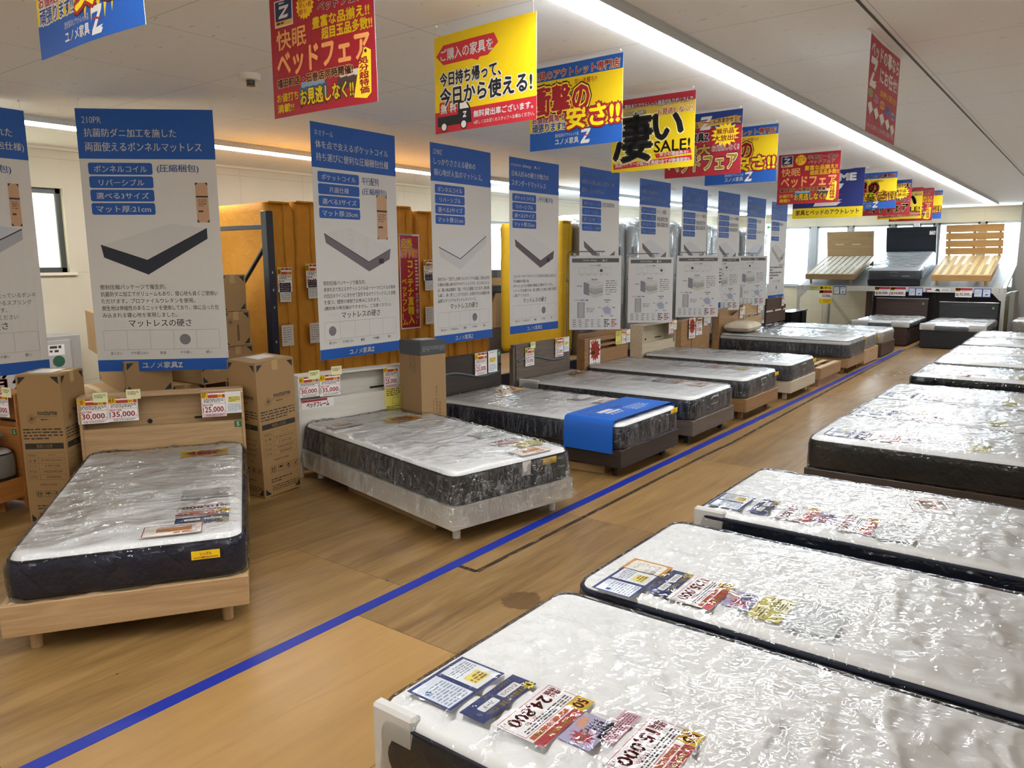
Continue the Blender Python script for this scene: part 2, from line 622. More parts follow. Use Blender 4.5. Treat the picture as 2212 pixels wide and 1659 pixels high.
def product_banner(label, x, y, ang, model, t1, t2, pills, notes, idx, pic, top, side, desc, boxpic=None, far=False, redword=None, warp=None, foot='ユノメ家具Z'):
    k = 1.53      # 0.92 m wide sheets hung above the headboards
    root = thing('product_banner', label, 'banner', (x * k, y * k, 1.65 - .51 * k), (0, 0, ang), 'blue and white hanging product banners')
    root.scale = (k, k, k)
    ct = (CEIL - (1.65 - .51 * k)) / k
    a = Art(.6, 1.2, WHITE, warp)
    a.rect(0, 0, .6, .22, BLUE); a.rect(0, 1.145, .6, 1.2, BLUE)
    a.L(2)
    a.txt(model, .025, .035, .025 + (.022 if model[:4] == 'more' else .0165) * len(model) * (1.0 if model.isascii() else 1.5), .064, WHITE, .006)
    a.txt(t1, .03, .086, .03 + min(.55, .0365 * len(t1)), .124, WHITE, .012)
    a.txt(t2, .03, .146, .03 + min(.555, .0365 * len(t2)), .187, WHITE, .012)
    for i, t in enumerate(pills):
        v = .237 + .06 * i
        if t is None:
            a.L(1).rr(.035, v, .31, v + .05, '#b9b7b6', .009); continue
        a.L(1).rr(.035, v, .315, v + .053, BLUE, .009)
        w = min(.24, .033 * len(t))
        a.L(2).txt(t, .175 - w / 2, v + .013, .175 + w / 2, v + .042, WHITE, .012)
    for i, (t, vv) in enumerate(notes):
        a.L(2).txt(t, .335, vv, .335 + min(.25, .031 * len(t)), vv + .04, '#1d4f9c', .008)
    if boxpic:
        u0, v0, u1, v1 = boxpic
        a.L(1).rect(u0, v0, u1, v1, '#c39a78')
        a.L(2).rect(u0, v0 + (v1 - v0) * .33, u1, v0 + (v1 - v0) * .37, '#2a2524')
        a.dashes(u0 + .01, v0 + (v1 - v0) * .42, u1 - .01, v0 + (v1 - v0) * .62, 4, '#6d5344')
        a.dashes(u0 + .008, v0 + (v1 - v0) * .7, u1 - .008, v0 + (v1 - v0) * .78, 1, '#2a2524')
        for q in ((u0, v0, .012, .014), (u1, v0, -.012, .014), (u0, v1, .012, -.014), (u1, v1, -.012, -.014)):
            a.poly([(q[0], q[1]), (q[0] + q[2], q[1]), (q[0], q[1] + q[3])], '#2a2524')
    a.L(1); matpic(a, .06, .51, .54, .745, pic, top, side)
    a.L(2)
    if redword: a.txt(redword, .36, .755, .55, .785, '#a32036', .01)
    for i, t in enumerate(desc):
        v = .79 + .033 * i
        if far: a.dashes(.04, v, .04 + min(.53, .021 * len(t)), v + .022, 1, '#3c3b3d', .8, i)
        else: a.txt(t, .04, v, .04 + min(.53, .0212 * len(t)), v + .023, '#2f2e30')
    a.txt('マットレスの硬さ', .155, .956, .44, .99, '#222226', .004)
    hardness(a, .035, 1.005, .565, 1.098, idx)
    a.txt(foot, .2, 1.158, .385, 1.188, WHITE, .022)
    a.part('printed_sheet', root)
    for sx in (-1, 1):
        b = MB().tube([(sx * .285, .002, 1.192), (sx * .287, .004, 1.21), (sx * .28, .0, ct)], .0005, 5)
        b.cyl((sx * .28, 0, ct - .0005), (sx * .28, 0, ct - .006), .004, n=10)
        part('hanging_string', b, paint('#d9d6d0'), root)
    return root

def sale_banner(label, x, y, ang, W, H, ztop, draw, group, warp=None, cat='banner', bar=None):
    if group:      # hung just under the ceiling boards
        k = 1.07
        x, y, W, H, ztop = x * k, y * k, W * k, H * k, 1.65 + (ztop - 1.65) * k
    root = thing('sale_banner', label, cat, (x, y, ztop - H), (0, 0, ang), group)
    a = Art(W, H, WHITE, warp)
    draw(a)
    a.part('printed_sheet', root)
    for sx in (-1, 1):
        px = sx * (W / 2 - .015)
        b = MB().tube([(px, .001, H - .01), (px, .001, H + (CEIL - ztop) * .5), (px - sx * .004, 0, CEIL - (ztop - H))], .0005, 5)
        b.cyl((px - sx * .004, 0, CEIL - (ztop - H) - .001), (px - sx * .004, 0, CEIL - (ztop - H) - .01), .006, n=10)
        part('hanging_string', b, paint('#d9d6d0'), root)
    if bar: part('hanging_rod', MB().cyl((-W / 2 - .03, .006, H - .004), (W / 2 + .03, .006, H - .004), .009), paint(bar, .4), root)
    return root

SH = '#0e4fa0'
def draw_shock(a):
    W, H = a.W, a.H
    S = lambda u0, v0, u1, v1: (u0 * W, v0 * H, u1 * W, v1 * H)
    a.L(.4).rect(*S(0, 0, 1, 1), YEL); a.L(1); a.rect(*S(0, 0, 1, .17), SH); a.rect(*S(0, .78, 1, 1), SH)
    a.L(3).txt('家具のアウトレット専門店', *S(.03, .05, .97, .15), RED, .02, ((.045, '#f4d9a0'),))
    a.txt('早い者勝ち!!', *S(.5, .2, .74, .27), RED, .01)
    a.txt('衝撃の', *S(.03, .24, .66, .58), RED, .03, ((.10, INK), (.05, '#f7c93a')))
    a.txt('安さ!!', *S(.42, .52, .97, .78), '#f4dc10', .03, ((.11, INK), (.085, RED)))
    a.txt('お値段異常で', *S(.03, .58, .4, .67), RED, .02, ((.09, WHITE),))
    a.txt('頑張ります!!', *S(.03, .68, .4, .78), '#1b3f86', .02, ((.09, WHITE),))
    a.txt('激安家具のアウトレット店', *S(.29, .82, .55, .865), WHITE, .01)
    a.txt('ユノメ家具', *S(.29, .88, .55, .955), WHITE, .025)
    zlogo(a, *S(.57, .8, .68, .97), WHITE)

def draw_fair(a):
    W, H = a.W, a.H
    S = lambda u0, v0, u1, v1: (u0 * W, v0 * H, u1 * W, v1 * H)
    a.L(.4).rect(*S(0, 0, 1, 1), '#9e1728'); a.L(1)
    a.L(2).rect(*S(.05, .03, .24, .25), WHITE); a.L(3).rect(*S(.06, .04, .23, .2), '#14265a'); a.rect(*S(.06, .2, .23, .24), '#d9a94c')
    zlogo(a.L(4), *S(.09, .08, .2, .18), WHITE, None)
    a.dashes(*S(.1, .05, .2, .065), 1, WHITE, .9); a.dashes(*S(.07, .21, .22, .235), 1, '#4a3312', .7)
    a.L(3).star(.37 * W, .13 * H, .095 * W, .08 * W, 18, '#f0c419', .95)
    a.L(4).txt('超お得\n早い者\n勝ち', *S(.305, .06, .44, .2), '#b1242c', .01)
    a.L(3).txt('半期に一度の', *S(.48, .05, .96, .13), '#2b1213', .015, ((.05, '#e8b9a0'),))
    a.txt('ベッドフェア', *S(.5, .15, .92, .22), '#2b1213', .015, ((.05, '#e8b9a0'),))
    a.txt('豊富な品揃え!!', *S(.44, .25, .96, .34), YEL, .03, shear=.0)
    a.txt('超目玉品多数!!', *S(.53, .35, .98, .44), YEL, .03)
    a.txt('快眠', *S(.06, .28, .37, .44), '#e8a55c', .015)
    a.txt('ベッドフェア', *S(.06, .46, .95, .66), '#eba55e', .03, ((.06, '#a5161f'),))
    a.L(1.5).rect(*S(.28, .78, .56, .88), '#3a5a7c'); a.rect(*S(.3, .74, .54, .79), '#7d97ad')
    a.rect(*S(.66, .76, .9, .86), '#4b3531'); a.rect(*S(.68, .72, .88, .77), '#c5bfbc')
    a.rect(*S(.29, .88, .305, .95), '#2c2422'); a.rect(*S(.54, .88, .555, .95), '#2c2422'); a.rect(*S(.67, .86, .685, .93), '#2c2422')
    a.L(3).txt('福田町店・石巻店同時開催!', *S(.05, .68, .8, .75), '#3a1010', .03, ((.05, '#f0b878'),))
    a.txt('お値打ち', *S(.04, .8, .27, .87), YEL, .025)
    a.txt('満載!!', *S(.04, .89, .22, .96), YEL, .025)
    a.txt('お見逃しなく!!', *S(.29, .8, .8, .93), YEL, .03, ((.05, INK),))
    a.L(2).poly([(.9 * W, .56 * H), (.96 * W, .6 * H), (.95 * W, .92 * H), (.91 * W, .96 * H), (.8 * W, .94 * H), (.87 * W, .62 * H)], '#f3d22a')
    a.L(3).txt('処\n分\n超\n特\n価', *S(.855, .64, .935, .92), '#a81f26', .03)
    a.disc(.915 * W, .6 * H, .007, '#2b1213')

def draw_takehome(a):
    W, H = a.W, a.H
    S = lambda u0, v0, u1, v1: (u0 * W, v0 * H, u1 * W, v1 * H)
    a.L(.4).rect(*S(0, 0, 1, 1), YEL); a.L(1); a.rect(*S(0, .78, 1, 1), '#ae1c2a')
    a.L(2).poly([(u * W, v * H) for u, v in ((.02, .2), (.1, .1), (.62, .1), (.66, .2), (.56, .3), (.48, .3), (.46, .33), (.4, .3), (.1, .3))], '#b9252f')
    a.L(3).txt('ご購入の家具を', *S(.07, .14, .61, .26), WHITE, .02)
    a.txt('今日持ち帰って、', *S(.06, .38, .68, .52), INK, .03, ((.06, WHITE),))
    a.txt('今日から使える!', *S(.06, .54, .96, .72), INK, .03, ((.06, WHITE),))
    for u, t in ((.05, '無'), (.15, '料')):
        a.L(2).rr(u * W, .68 * H, (u + .095) * W, .82 * H, '#ae1c2a', .006); a.L(3).txt(t, (u + .015) * W, .70 * H, (u + .08) * W, .8 * H, WHITE, .03)
    P = lambda q: [(u * W, v * H) for u, v in q]
    a.L(3).poly(P(((.03, .83), (.25, .83), (.25, .7), (.34, .7), (.38, .78), (.39, .93), (.03, .93))), INK)
    a.L(4).poly(P(((.27, .72), (.335, .72), (.365, .78), (.27, .78))), '#cfcac4')
    zlogo(a, *S(.3, .81, .34, .87), WHITE, None)
    for u in (.1, .31):
        a.L(5).disc(u * W, .94 * H, .022, INK); a.L(6).disc(u * W, .94 * H, .0165, WHITE)
    a.L(3).txt('無料貸出車ございます。', *S(.41, .82, .97, .89), WHITE, .025)
    a.txt('※詳しくはお近くのスタッフへお尋ねください。', *S(.41, .92, .98, .96), WHITE, .015)

def draw_sale(a):
    W, H = a.W, a.H
    S = lambda u0, v0, u1, v1: (u0 * W, v0 * H, u1 * W, v1 * H)
    a.L(.4).rect(*S(0, 0, 1, 1), '#d9bc00'); a.L(1); a.rect(*S(0, 0, 1, .12), '#a81c30'); a.rect(*S(0, .12, 1, .26), '#c9a93f')
    a.L(3).txt('理由ありアウトレット商品がもりだくさんで', *S(.16, .07, .97, .14), WHITE, .03, ((.07, INK),))
    a.txt('さらにお得!!', *S(.16, .17, .42, .23), WHITE, .03, ((.07, INK),))
    a.txt('お見逃しなく!!', *S(.56, .18, .97, .27), '#b01f2f', .01, ((.07, '#f2e9c0'),))
    a.txt('凄', *S(.03, .22, .5, .86), INK, .03, ((.03, '#f4e9a0'), )); a.txt('い', *S(.52, .26, .86, .6), INK, .03, ((.03, '#f4e9a0'), ))
    a.txt('SALE!', *S(.53, .62, .95, .77), INK, .015)
    a.L(2).poly([(u * W, v * H) for u, v in ((.54, .79), (.96, .76), (.97, .82), (.56, .85))], '#b3202c')
    a.poly([(u * W, v * H) for u, v in ((.02, .885), (.97, .845), (.98, .91), (.03, .96))], '#b3202c')
    a.L(3).txt('安さの理由色々!', *S(.6, .775, .93, .83), WHITE, .03)
    a.txt('当店バイヤーが総力を集結!!全てが数量限定!!', *S(.05, .87, .95, .93), WHITE, .03)

def draw_bigfair(a):
    W, H = a.W, a.H
    S = lambda u0, v0, u1, v1: (u0 * W, v0 * H, u1 * W, v1 * H)
    a.L(.4).rect(*S(0, 0, 1, 1), '#9a1626'); a.L(1); a.rect(*S(0, 0, 1, .24), '#143478')
    P = lambda q: [(u * W, v * H) for u, v in q]
    a.L(2).poly(P(((.05, .26), (.05, .16), (.93, .09), (.93, .2))), '#c39a4c')
    a.poly(P(((.9, .1), (.99, .11), (.96, .16), (.99, .22), (.9, .2))), '#a67a30')
    a.L(4).txt('ベッドなら', *S(.08, .15, .44, .23), INK, .02)
    zlogo(a, *S(.46, .06, .62, .27), WHITE)
    a.L(4).txt('におまかせ', *S(.64, .11, .89, .18), INK, .02)
    a.L(3).txt('ユノメ家具Z', *S(.08, .31, .58, .45), INK, .03, ((.07, WHITE),))
    a.L(2).star(.79 * W, .37 * H, .185 * W, .13 * W, 16, '#f2d21e', .82)
    a.L(4).txt('展示品', *S(.68, .28, .9, .36), RED, .02); a.txt('大放出!!', *S(.65, .38, .94, .47), RED, .02)
    a.L(3).txt('最大', *S(.3, .5, .6, .66), '#d9b45a', .04, ((.07, INK),))
    a.txt('お見逃しなく!!', *S(.63, .53, .97, .62), RED, .01, ((.07, WHITE),))
    a.txt('ベッドフェア', *S(.05, .68, .95, .92), '#d8b056', .04, ((.08, '#241414'), (.03, '#f1e6c8')))

def draw_navy(a):
    W, H = a.W, a.H
    S = lambda u0, v0, u1, v1: (u0 * W, v0 * H, u1 * W, v1 * H)
    a.L(.4).rect(*S(0, 0, 1, 1), '#1d2a6e'); a.L(1); a.rect(*S(0, .78, 1, 1), '#e6cc06')
    a.L(2).txt('YUNOME', *S(.08, .1, .88, .24), WHITE, .05)
    zlogo(a, *S(.3, .3, .72, .75), WHITE)
    a.txt('家具とベッドのアウトレット', *S(.05, .82, .95, .93), '#1f2440', .02)

def draw_trust(a):
    W, H = a.W, a.H
    S = lambda u0, v0, u1, v1: (u0 * W, v0 * H, u1 * W, v1 * H)
    a.rect(*S(0, .04, 1, 1), '#a5182f')
    a.L(3).txt('ベッドの事なら', *S(.04, .08, .96, .24), WHITE, .03)
    zlogo(a, *S(.03, .24, .27, .54), WHITE, '#a5182f')
    a.txt('にお任せ!', *S(.36, .28, .95, .44), WHITE, .03)
    a.txt('お買い得がもっとお得になります!', *S(.4, .5, .95, .57), '#f0b92c', .03)
    for i, (c, t) in enumerate((('#8aa628', 'フランス'), ('#c95a86', 'ドリーム'), ('#e38a3a', 'シモンズ'), ('#2f63b0', 'シーリー'), ('#8d7fb8', 'セルタ'))):
        u = .1 + .19 * i
        a.L(2).disc(u * W, (.6 + .025 * i) * H, .085 * W, c, .045 * H)
        a.L(3).txt(t, (u - .08) * W, (.58 + .025 * i) * H, (u + .08) * W, (.62 + .025 * i) * H, INK, .02, ((.05, WHITE),))
    for i in range(5):
        u = (.03 + .19 * i) * W; v = (.68 + .025 * i) * H
        a.L(2).poly([(u, v + .04 * H), (u + .1 * W, v), (u + .17 * W, v + .07 * H), (u + .09 * W, v + .13 * H)], '#d8d4ce')
        a.poly([(u, v + .04 * H), (u + .09 * W, v + .13 * H), (u + .09 * W, v + .17 * H), (u, v + .07 * H)], '#3b3335' if i % 2 else '#8d8880')
    a.L(3).txt('※ベッドに関することなら何でもご相談ください。', *S(.05, .9, .95, .95), WHITE, .01)

# ------------------------------------------------------------------ cards
def flat_card(name, label, cat, a, base, rot, group=None):
    o = a.part(name, None)
    o.location = base; o.rotation_euler = rot
    return tag(o, label, cat, group)

def card_price(num, price, W=.19, H=.165, foot=True, pink=False, numc=YEL):
    a = Art(W, H, '#f3f1ef', thick=.0006, eps=.00012)
    S = lambda u0, v0, u1, v1: (u0 * W, v0 * H, u1 * W, v1 * H)
    a.rect(*S(.02, .02, .98, .11), '#a81f2c'); a.L(1).rect(*S(.28, .17, .97, .29), '#b5481f')
    a.L(2).rect(*S(0, .02, .28, .29), YEL); a.txt(num, *S(.04, .08, .2, .25), '#c8281f', .03)
    a.rect(*S(.45, .03, .55, .09), YEL); a.rect(*S(.78, .03, .86, .09), YEL); a.rect(*S(.68, .17, .86, .29), '#f0c818')
    a.L(3).txt('割引', *S(.71, .19, .83, .27), '#a82a1c', .02)
    a.L(2).dashes(*S(.1, .33, .94, .48), 3, INK, .55, 3)
    a.L(1).frame(*[v for v in S(.02, .3, .98, .88)], .0018, '#b8283a'); a.rect(*S(.03, .5, .97, .512), '#b8283a')
    a.L(2).txt('理由あり特価', *S(.06, .53, .45, .59), '#c0303c', .03)
    a.txt(price, *S(.13, .62, .88, .85), '#bb1a33', .02)
    a.txt('円', *S(.9, .77, .95, .84), INK, .01)
    a.rect(*S(.05, .62, .075, .84), '#3a3436')
    a.dashes(*S(.16, .905, .9, .985), 2, '#4a4648', .5, 5)
    if pink: a.L(1).rect(*S(.02, .89, .98, 1), '#e3bcc6')
    return a


def card_on_mat(kind, num='50', price='24,800', sub='27,280'):
    """cards laid on mattresses: u = reading direction"""
    if kind == 'double':
        W, H = .24, .165
        a = Art(W, H, '#eeecea', thick=.0006, eps=.00012)
        a.rect(0, 0, W, H, '#27356f'); a.L(2)
        a.rect(.008, .012, .112, H - .012, '#e6e8ea'); a.rect(.13, .012, W - .008, H - .012, '#dfe4ea')
        a.L(3).dashes(.015, .095, .105, .145, 5, '#7d8796', .45, 1); a.rect(.03, .03, .095, .08, '#ecd977')
        a.L(4).dashes(.036, .036, .09, .075, 3, '#8a6a20', .6, 2)
        a.L(3).dashes(.138, .02, W - .015, .13, 9, '#8290a5', .4, 3); a.rect(W - .035, .1, W - .018, .118, '#2a5fa8')
        return a
    if kind == 'navy':
        W, H = .24, .085
        a = Art(W, H, '#1f2f6b', thick=.0006, eps=.00012)
        a.L(2).txt('春のまま横になって体感ください。', .012, .006, .2, .024, YEL, .03)
        a.txt('こちらのマットレスは', .03, .068, .15, .08, YEL, .02)
        a.L(1).rr(.03, .03, .112, .058, '#ebe9e4', .005); a.L(2).txt('ボンネルコイル', .038, .036, .105, .052, '#a02a30', .02)
        a.L(1).rr(.128, .03, .2, .058, '#ebe9e4', .005); a.L(2).txt('ハード', .145, .036, .185, .052, '#2a3a7a', .02)
        a.L(2).star(.02, .014, .022, .013, 9, '#f0d84a')
        return a
    if kind == 'price':
        W, H = .25, .165
        a = Art(W, H, '#f3f1ef', thick=.0006, eps=.00012)
        a.rect(0, 0, W, .03, '#b32833'); a.L(2).rect(.0, .0, .06, .055, YEL)
        a.L(3).txt(num, .008, .012, .05, .045, '#c42a20', .03)
        a.L(2).txt('こんな理由でお買い得!!', .075, .006, .2, .022, '#f0cf3a', .03)
        a.rect(.075, .034, W - .01, .05, '#b5561f'); a.L(3).txt('新品', .19, .036, .22, .048, YEL, .03)
        a.L(2).dashes(.02, .062, .23, .09, 3, '#2a2a2e', .5, 4)
        a.frame(.004, .055, W - .004, .15, .0018, '#b8283a')
        a.txt('理由\n特価', .01, .1, .05, .14, '#b32833', .03)
        a.txt(price, .06, .098, .225, .143, '#b81530', .03)
        a.txt('円', .228, .13, .242, .143, INK, .01)
        a.txt(sub, .15, .084, .2, .096, '#c21f38', 0)
        return a
    if kind == 'lilac':
        W, H = .14, .095
        a = Art(W, H, '#b3abc9', thick=.0006, eps=.00012)
        a.L(2).txt('両面使えて\n寝返り楽\nタイプです。', .012, .01, .075, .06, '#2b2b50', .03)
        a.star(.1, .045, .035, .02, 10, '#b02a3a'); a.L(3).txt('1台で2役', .075, .035, .125, .055, '#f0e6c8', .03)
        a.L(2).poly([(.02, .09), (.02, .07), (.06, .062), (.075, .075), (.055, .09)], '#d9a382')
        return a
    if kind == 'pink':
        a = Art(.15, .05, '#d9a9b4', thick=.0006, eps=.00012)
        a.L(2).dashes(.008, .008, .142, .044, 5, '#5a3038', .5, 6)
        return a
    if kind == 'note':
        a = Art(.2, .11, '#d8cd74', thick=.0006, eps=.00012)
        a.L(2).dashes(.01, .01, .1, .08, 7, '#3c3a2a', .45, 7); a.frame(.11, .015, .19, .06, .002, '#3c3a2a'); a.dashes(.115, .07, .19, .1, 3, '#3c3a2a', .5, 8)
        return a
    if kind == 'orange':
        a = Art(.14, .17, '#d99a2e', thick=.0006, eps=.00012)
        a.rr(.012, .014, .128, .156, '#efeae0', .015)
        a.L(2).txt('セット価格\nマットレス\n+\nフレーム', .03, .03, .11, .13, '#34415f', .0)
        return a
    if kind == 'sleeve':
        a = Art(.24, .17, '#cfd0ce', thick=.0006, eps=.00012, rough=.25)
        a.frame(.002, .002, .238, .168, .002, '#e6e7e6')
        return a
    if kind == 'poster':
        a = Art(.26, .19, '#f0ece6', thick=.0006, eps=.00012)
        a.frame(.004, .004, .256, .186, .005, '#8a2230')
        a.L(2).rect(.06, .06, .2, .13, '#c98b62'); a.L(3).poly([(.08, .12), (.1, .075), (.15, .07), (.19, .1), (.16, .125)], '#5b4030')
        a.L(2).txt('NEW COIL', .06, .02, .2, .045, '#b5601f', .02); a.dashes(.05, .14, .21, .17, 2, '#7a5a3a', .5, 3)
        return a
    if kind == 'burst':
        a = Art(.28, .16, '#f0cf18', thick=.0006, eps=.00012)
        a.L(2).star(.14, .08, .13, .09, 14, '#a2232f', .55); a.L(3).txt('No.1', .09, .06, .19, .1, '#f2e6d8', .03)
        a.dashes(.03, .012, .25, .03, 1, '#c2571f', .8, 2); a.dashes(.05, .135, .23, .15, 1, '#a2232f', .7, 3)
        return a
    if kind == 'brown':
        a = Art(.26, .15, '#efe6dc', thick=.0006, eps=.00012)
        a.frame(.004, .004, .256, .146, .004, '#7c2a26'); a.L(2).rect(.05, .05, .2, .1, '#c98b3c'); a.dashes(.05, .02, .2, .04, 1, '#a2482a', .8, 1); a.dashes(.05, .11, .2, .135, 2, '#8a5a3a', .5, 2)
        return a
    if kind == 'seal':
        a = Art(.12, .04, '#f0c81c', thick=.0006, eps=.00012)
        a.L(2).txt('シングル', .035, .008, .085, .022, '#a8301f', .03); a.rect(.008, .03, .112, .033, '#7c1f1a'); a.txt('横幅 100cm', .04, .026, .08, .036, '#7c1f1a', .01, ((.2, '#f0c81c'),))
        return a

# ------------------------------------------------------------------ mattresses
def rr_sdf(X, Y, L, W, r):
    cx, cy, hx, hy = -L / 2, 0.0, L / 2, W / 2
    qx, qy = np.abs(X - cx) - (hx - r), np.abs(Y - cy) - (hy - r)
    return -(np.hypot(np.maximum(qx, 0), np.maximum(qy, 0)) + np.minimum(np.maximum(qx, qy), 0) - r)
def rr_grid(L, W, r, st):
    nx, ny = int(L / st) + 1, int(W / st) + 1
    X, Y = np.meshgrid(np.linspace(-L, 0, nx), np.linspace(-W / 2, W / 2, ny), indexing='ij')
    ax = np.clip(X, -L + r, -r); ay = np.clip(Y, -W / 2 + r, W / 2 - r)
    dx, dy = X - ax, Y - ay
    # square to disc on the corner patches
    m = np.maximum(np.abs(dx), np.abs(dy)); h = np.hypot(dx, dy)
    k = np.where((np.abs(dx) > 1e-9) & (np.abs(dy) > 1e-9), m / np.maximum(h, 1e-9), 1.0)
    return ax + dx * k, ay + dy * k
def border(A):
    return np.concatenate([A[:, 0], A[-1, 1:], A[-2::-1, -1], A[0, -2:0:-1]])
def quilt_h(X, Y, kind, s=0):
    if kind == 'wave':
        cw, ch = .155, .105
        best = np.full(X.shape, 9.0); sec = np.full(X.shape, 9.0)
        ix0, iy0 = np.floor(X / cw), np.floor(Y / ch)
        for i in (-1, 0, 1, 2):
            for j in (-1, 0, 1, 2):
                iy = iy0 + j
                px = (ix0 + i + .5 * (iy % 2)) * cw; py = iy * ch
                d = np.hypot((X - px) / cw + .18 * np.sin((Y - py) / ch * 3), (Y - py) / ch)
                sec = np.where(d < best, best, np.minimum(sec, d)); best = np.minimum(best, d)
        e = np.clip((sec - best) / .45, 0, 1)
        return -.028 * (1 - np.sqrt(e * (2 - e)))
    if kind == 'crease':
        return -.006 * ridge(X * 13 + vn(X * 5, Y * 4, s) * 2.0, Y * 2.2, s) ** 2 - .004 * vn(X * 30, Y * 8, s + 3)
    if kind == 'dot':
        return -.006 * (np.sin(X * 58) * np.sin(Y * 58)) ** 6 - .003 * vn(X * 9, Y * 9, s)
    if kind == 'flat':
        return -.003 * vn(X * 10, Y * 10, s)
    return X * 0

def mattress(label, loc, rotz, L=1.95, W=.97, T=.22, top='#d9d8d5', side='#1b2233', quiltk='crease', st=.025, r=.075,
             wrap='film', seed=1, piping=None, pipe_r=.0055, band=None, skirt=0.0, group=None, topmat=None, wrap_amp=1.0, tilt=None, name='mattress', handle=False, cargo=True, hem=False, guards=None, loose=False):
    root = thing(name, label, 'mattress', loc, tilt or (0, 0, rotz), group)
    e = .028
    X, Y = rr_grid(L, W, r, st)
    D = rr_sdf(X, Y, L, W, r)
    drop = np.where(D < e, e * (1 - np.sqrt(np.clip(1 - (1 - np.clip(D, 0, e) / e) ** 2, 0, 1))), 0)
    fade = np.clip((D - .015) / .07, 0, 1)
    crown = -.010 * (1 - np.clip(D / .3, 0, 1)) ** 2
    Z = T - drop + crown + quilt_h(X, Y, quiltk, seed) * fade
    mb = MB().grid(X, Y, Z, 0)
    part('top_panel', mb, topmat or (quilt('smooth', '#efeeeb', 20.0, .06) if quiltk == 'wave' else quilt('white', '#efeeec', 24.0, .22)), root, None)
    bx, by = border(X), border(Y)
    n = len(bx)
    def loop_rings(zs, off, jit=0.0, sd=0):
        tx, ty = np.roll(bx, -1) - np.roll(bx, 1), np.roll(by, -1) - np.roll(by, 1)
        l = np.hypot(tx, ty); l[l < 1e-9] = 1
        nx, ny = ty / l, -tx / l
        s = np.concatenate([[0], np.cumsum(np.hypot(np.diff(bx), np.diff(by)))])
        V = []
        for k, z in enumerate(zs):
            o = off[k] + (jit * (vn(s * 16, np.full_like(s, z * 9), sd) - .3) * (2 if k == len(zs) - 1 else 1) if jit else 0)
            zz = z if not callable(z) else z(s)
            V.append(np.stack([bx + nx * o, by + ny * o, np.full(n, zz) if np.isscalar(zz) else zz], -1))
        return V, s
    def skin(V, m=0, mb=None):
        mb = mb or MB()
        K = len(V)
        F = []
        for k in range(K - 1):
            for i in range(n):
                j = (i + 1) % n
                F.append((k * n + i, (k + 1) * n + i, (k + 1) * n + j, k * n + j))
        mb.add(np.concatenate(V).tolist(), F, m, True)
        return mb
    zt = T - e - .010
    if band:   # pillow top: white upper border over the dark side
        V, _ = loop_rings([zt, zt - band * .5, zt - band], [0, .008, 0])
        part('pillow_top_border', skin(V), quilt('white', '#e4e3e0', 24.0, .22), root)
        zs = zt - band
    else: zs = zt
    V, _ = loop_rings([zs, zs * .75, zs * .5, zs * .25, .012, 0.0], [0, .006, .008, .006, 0, -.012])
    mb = skin(V)
    mb.add([(x, y, .0) for x, y in zip(bx[::max(1, n // 60)] * .97, by[::max(1, n // 60)] * .97)], [tuple(range(len(bx[::max(1, n // 60)])))], 0)
    part('side_panel', mb, fabric('side' + side, side), root)
    pc = piping or side
    mb = MB()
    for z in ([zt + .004, .014] + ([zs] if band else [])):
        mb.tube([(x, y, z) for x, y in zip(bx[::2], by[::2])], pipe_r, 6, 0, True)
    part('piping', mb, paint(pc, .8), root)
    if handle:
        mb = MB()
        for yc in (-.0,):
            mb.tube([(.012, yc - .07, T * .66), (.02, yc - .066, T * .75), (.02, yc + .066, T * .75), (.012, yc + .07, T * .66)], .006, 6)
            mb.tube([(.012, yc - .07, T * .42), (.014, yc + .07, T * .42)], .004, 6)
        part('embroidered_handle', mb, paint('#8d9096', .6), root)
    if guards:
        for (gx0, gx1, gy) in guards:
            mb = MB().box(gx0, gx1, gy[0], gy[1], .01, T + .004, .01)
            part('corner_guard', mb, paint('#c9c8c4', .6), root)
    if wrap:
        a = wrap_amp
        o = .007
        L2, W2, r2 = L + 2 * o, W + 2 * o, r + o
        X, Y = rr_grid(L2, W2, r2, st * .8); X = X + o
        D = rr_sdf(X - o, Y, L2, W2, r2)
        drop = np.where(D < e, e * (1 - np.sqrt(np.clip(1 - (1 - np.clip(D, 0, e) / e) ** 2, 0, 1))), 0)
        fade = np.clip(D / .05, 0, 1)
        wr = .006 * ridge(X * 7 + 1.5 * vn(X * 3, Y * 3, seed), Y * 4 + vn(X * 4, Y * 2, seed + 1), seed + 2) ** 3 \
            + .0035 * ridge(X * 19, Y * 11 + 2 * vn(X * 5, Y * 5, seed + 5), seed + 4) ** 2
        Z = T + .004 - drop - .008 * (1 - np.clip(D / .3, 0, 1)) ** 2 + (a * wr + .001) * fade
        mb = MB().grid(X, Y, Z, 0)
        bx, by = border(X), border(Y); n = len(bx)
        zb = -skirt
        zlv = np.linspace(T + .004 - e - .008, zb, 7 if not skirt else 11)
        off = [0] + [.004 + .004 * a] * (len(zlv) - 2) + [.002]
        if skirt: off = [0] + [.006 + .05 * max(0, (T * .6 - z)) / (T * .6 + skirt) for z in zlv[1:]]
        V, s = loop_rings(list(zlv), off, .006 * a if not skirt else .018, seed)
        if skirt:
            V[-1][:, 2] += .02 * (vn(s * 5, s * 0, seed) - .5)
        else:
            V.append(np.stack([V[-1][:, 0] * .99 - .01, V[-1][:, 1] * .985, V[-1][:, 2] - .001], -1))
        skin(V, 1, mb)
        lo = film('loose', 9.0, .8, 1.4, .12, .02, streak=.16) if skirt else film('slack', 10.0, .7, 1.15, .12, .01, streak=.16) if loose else film()
        part('plastic_wrap', mb, [film(), lo], root)
    return root

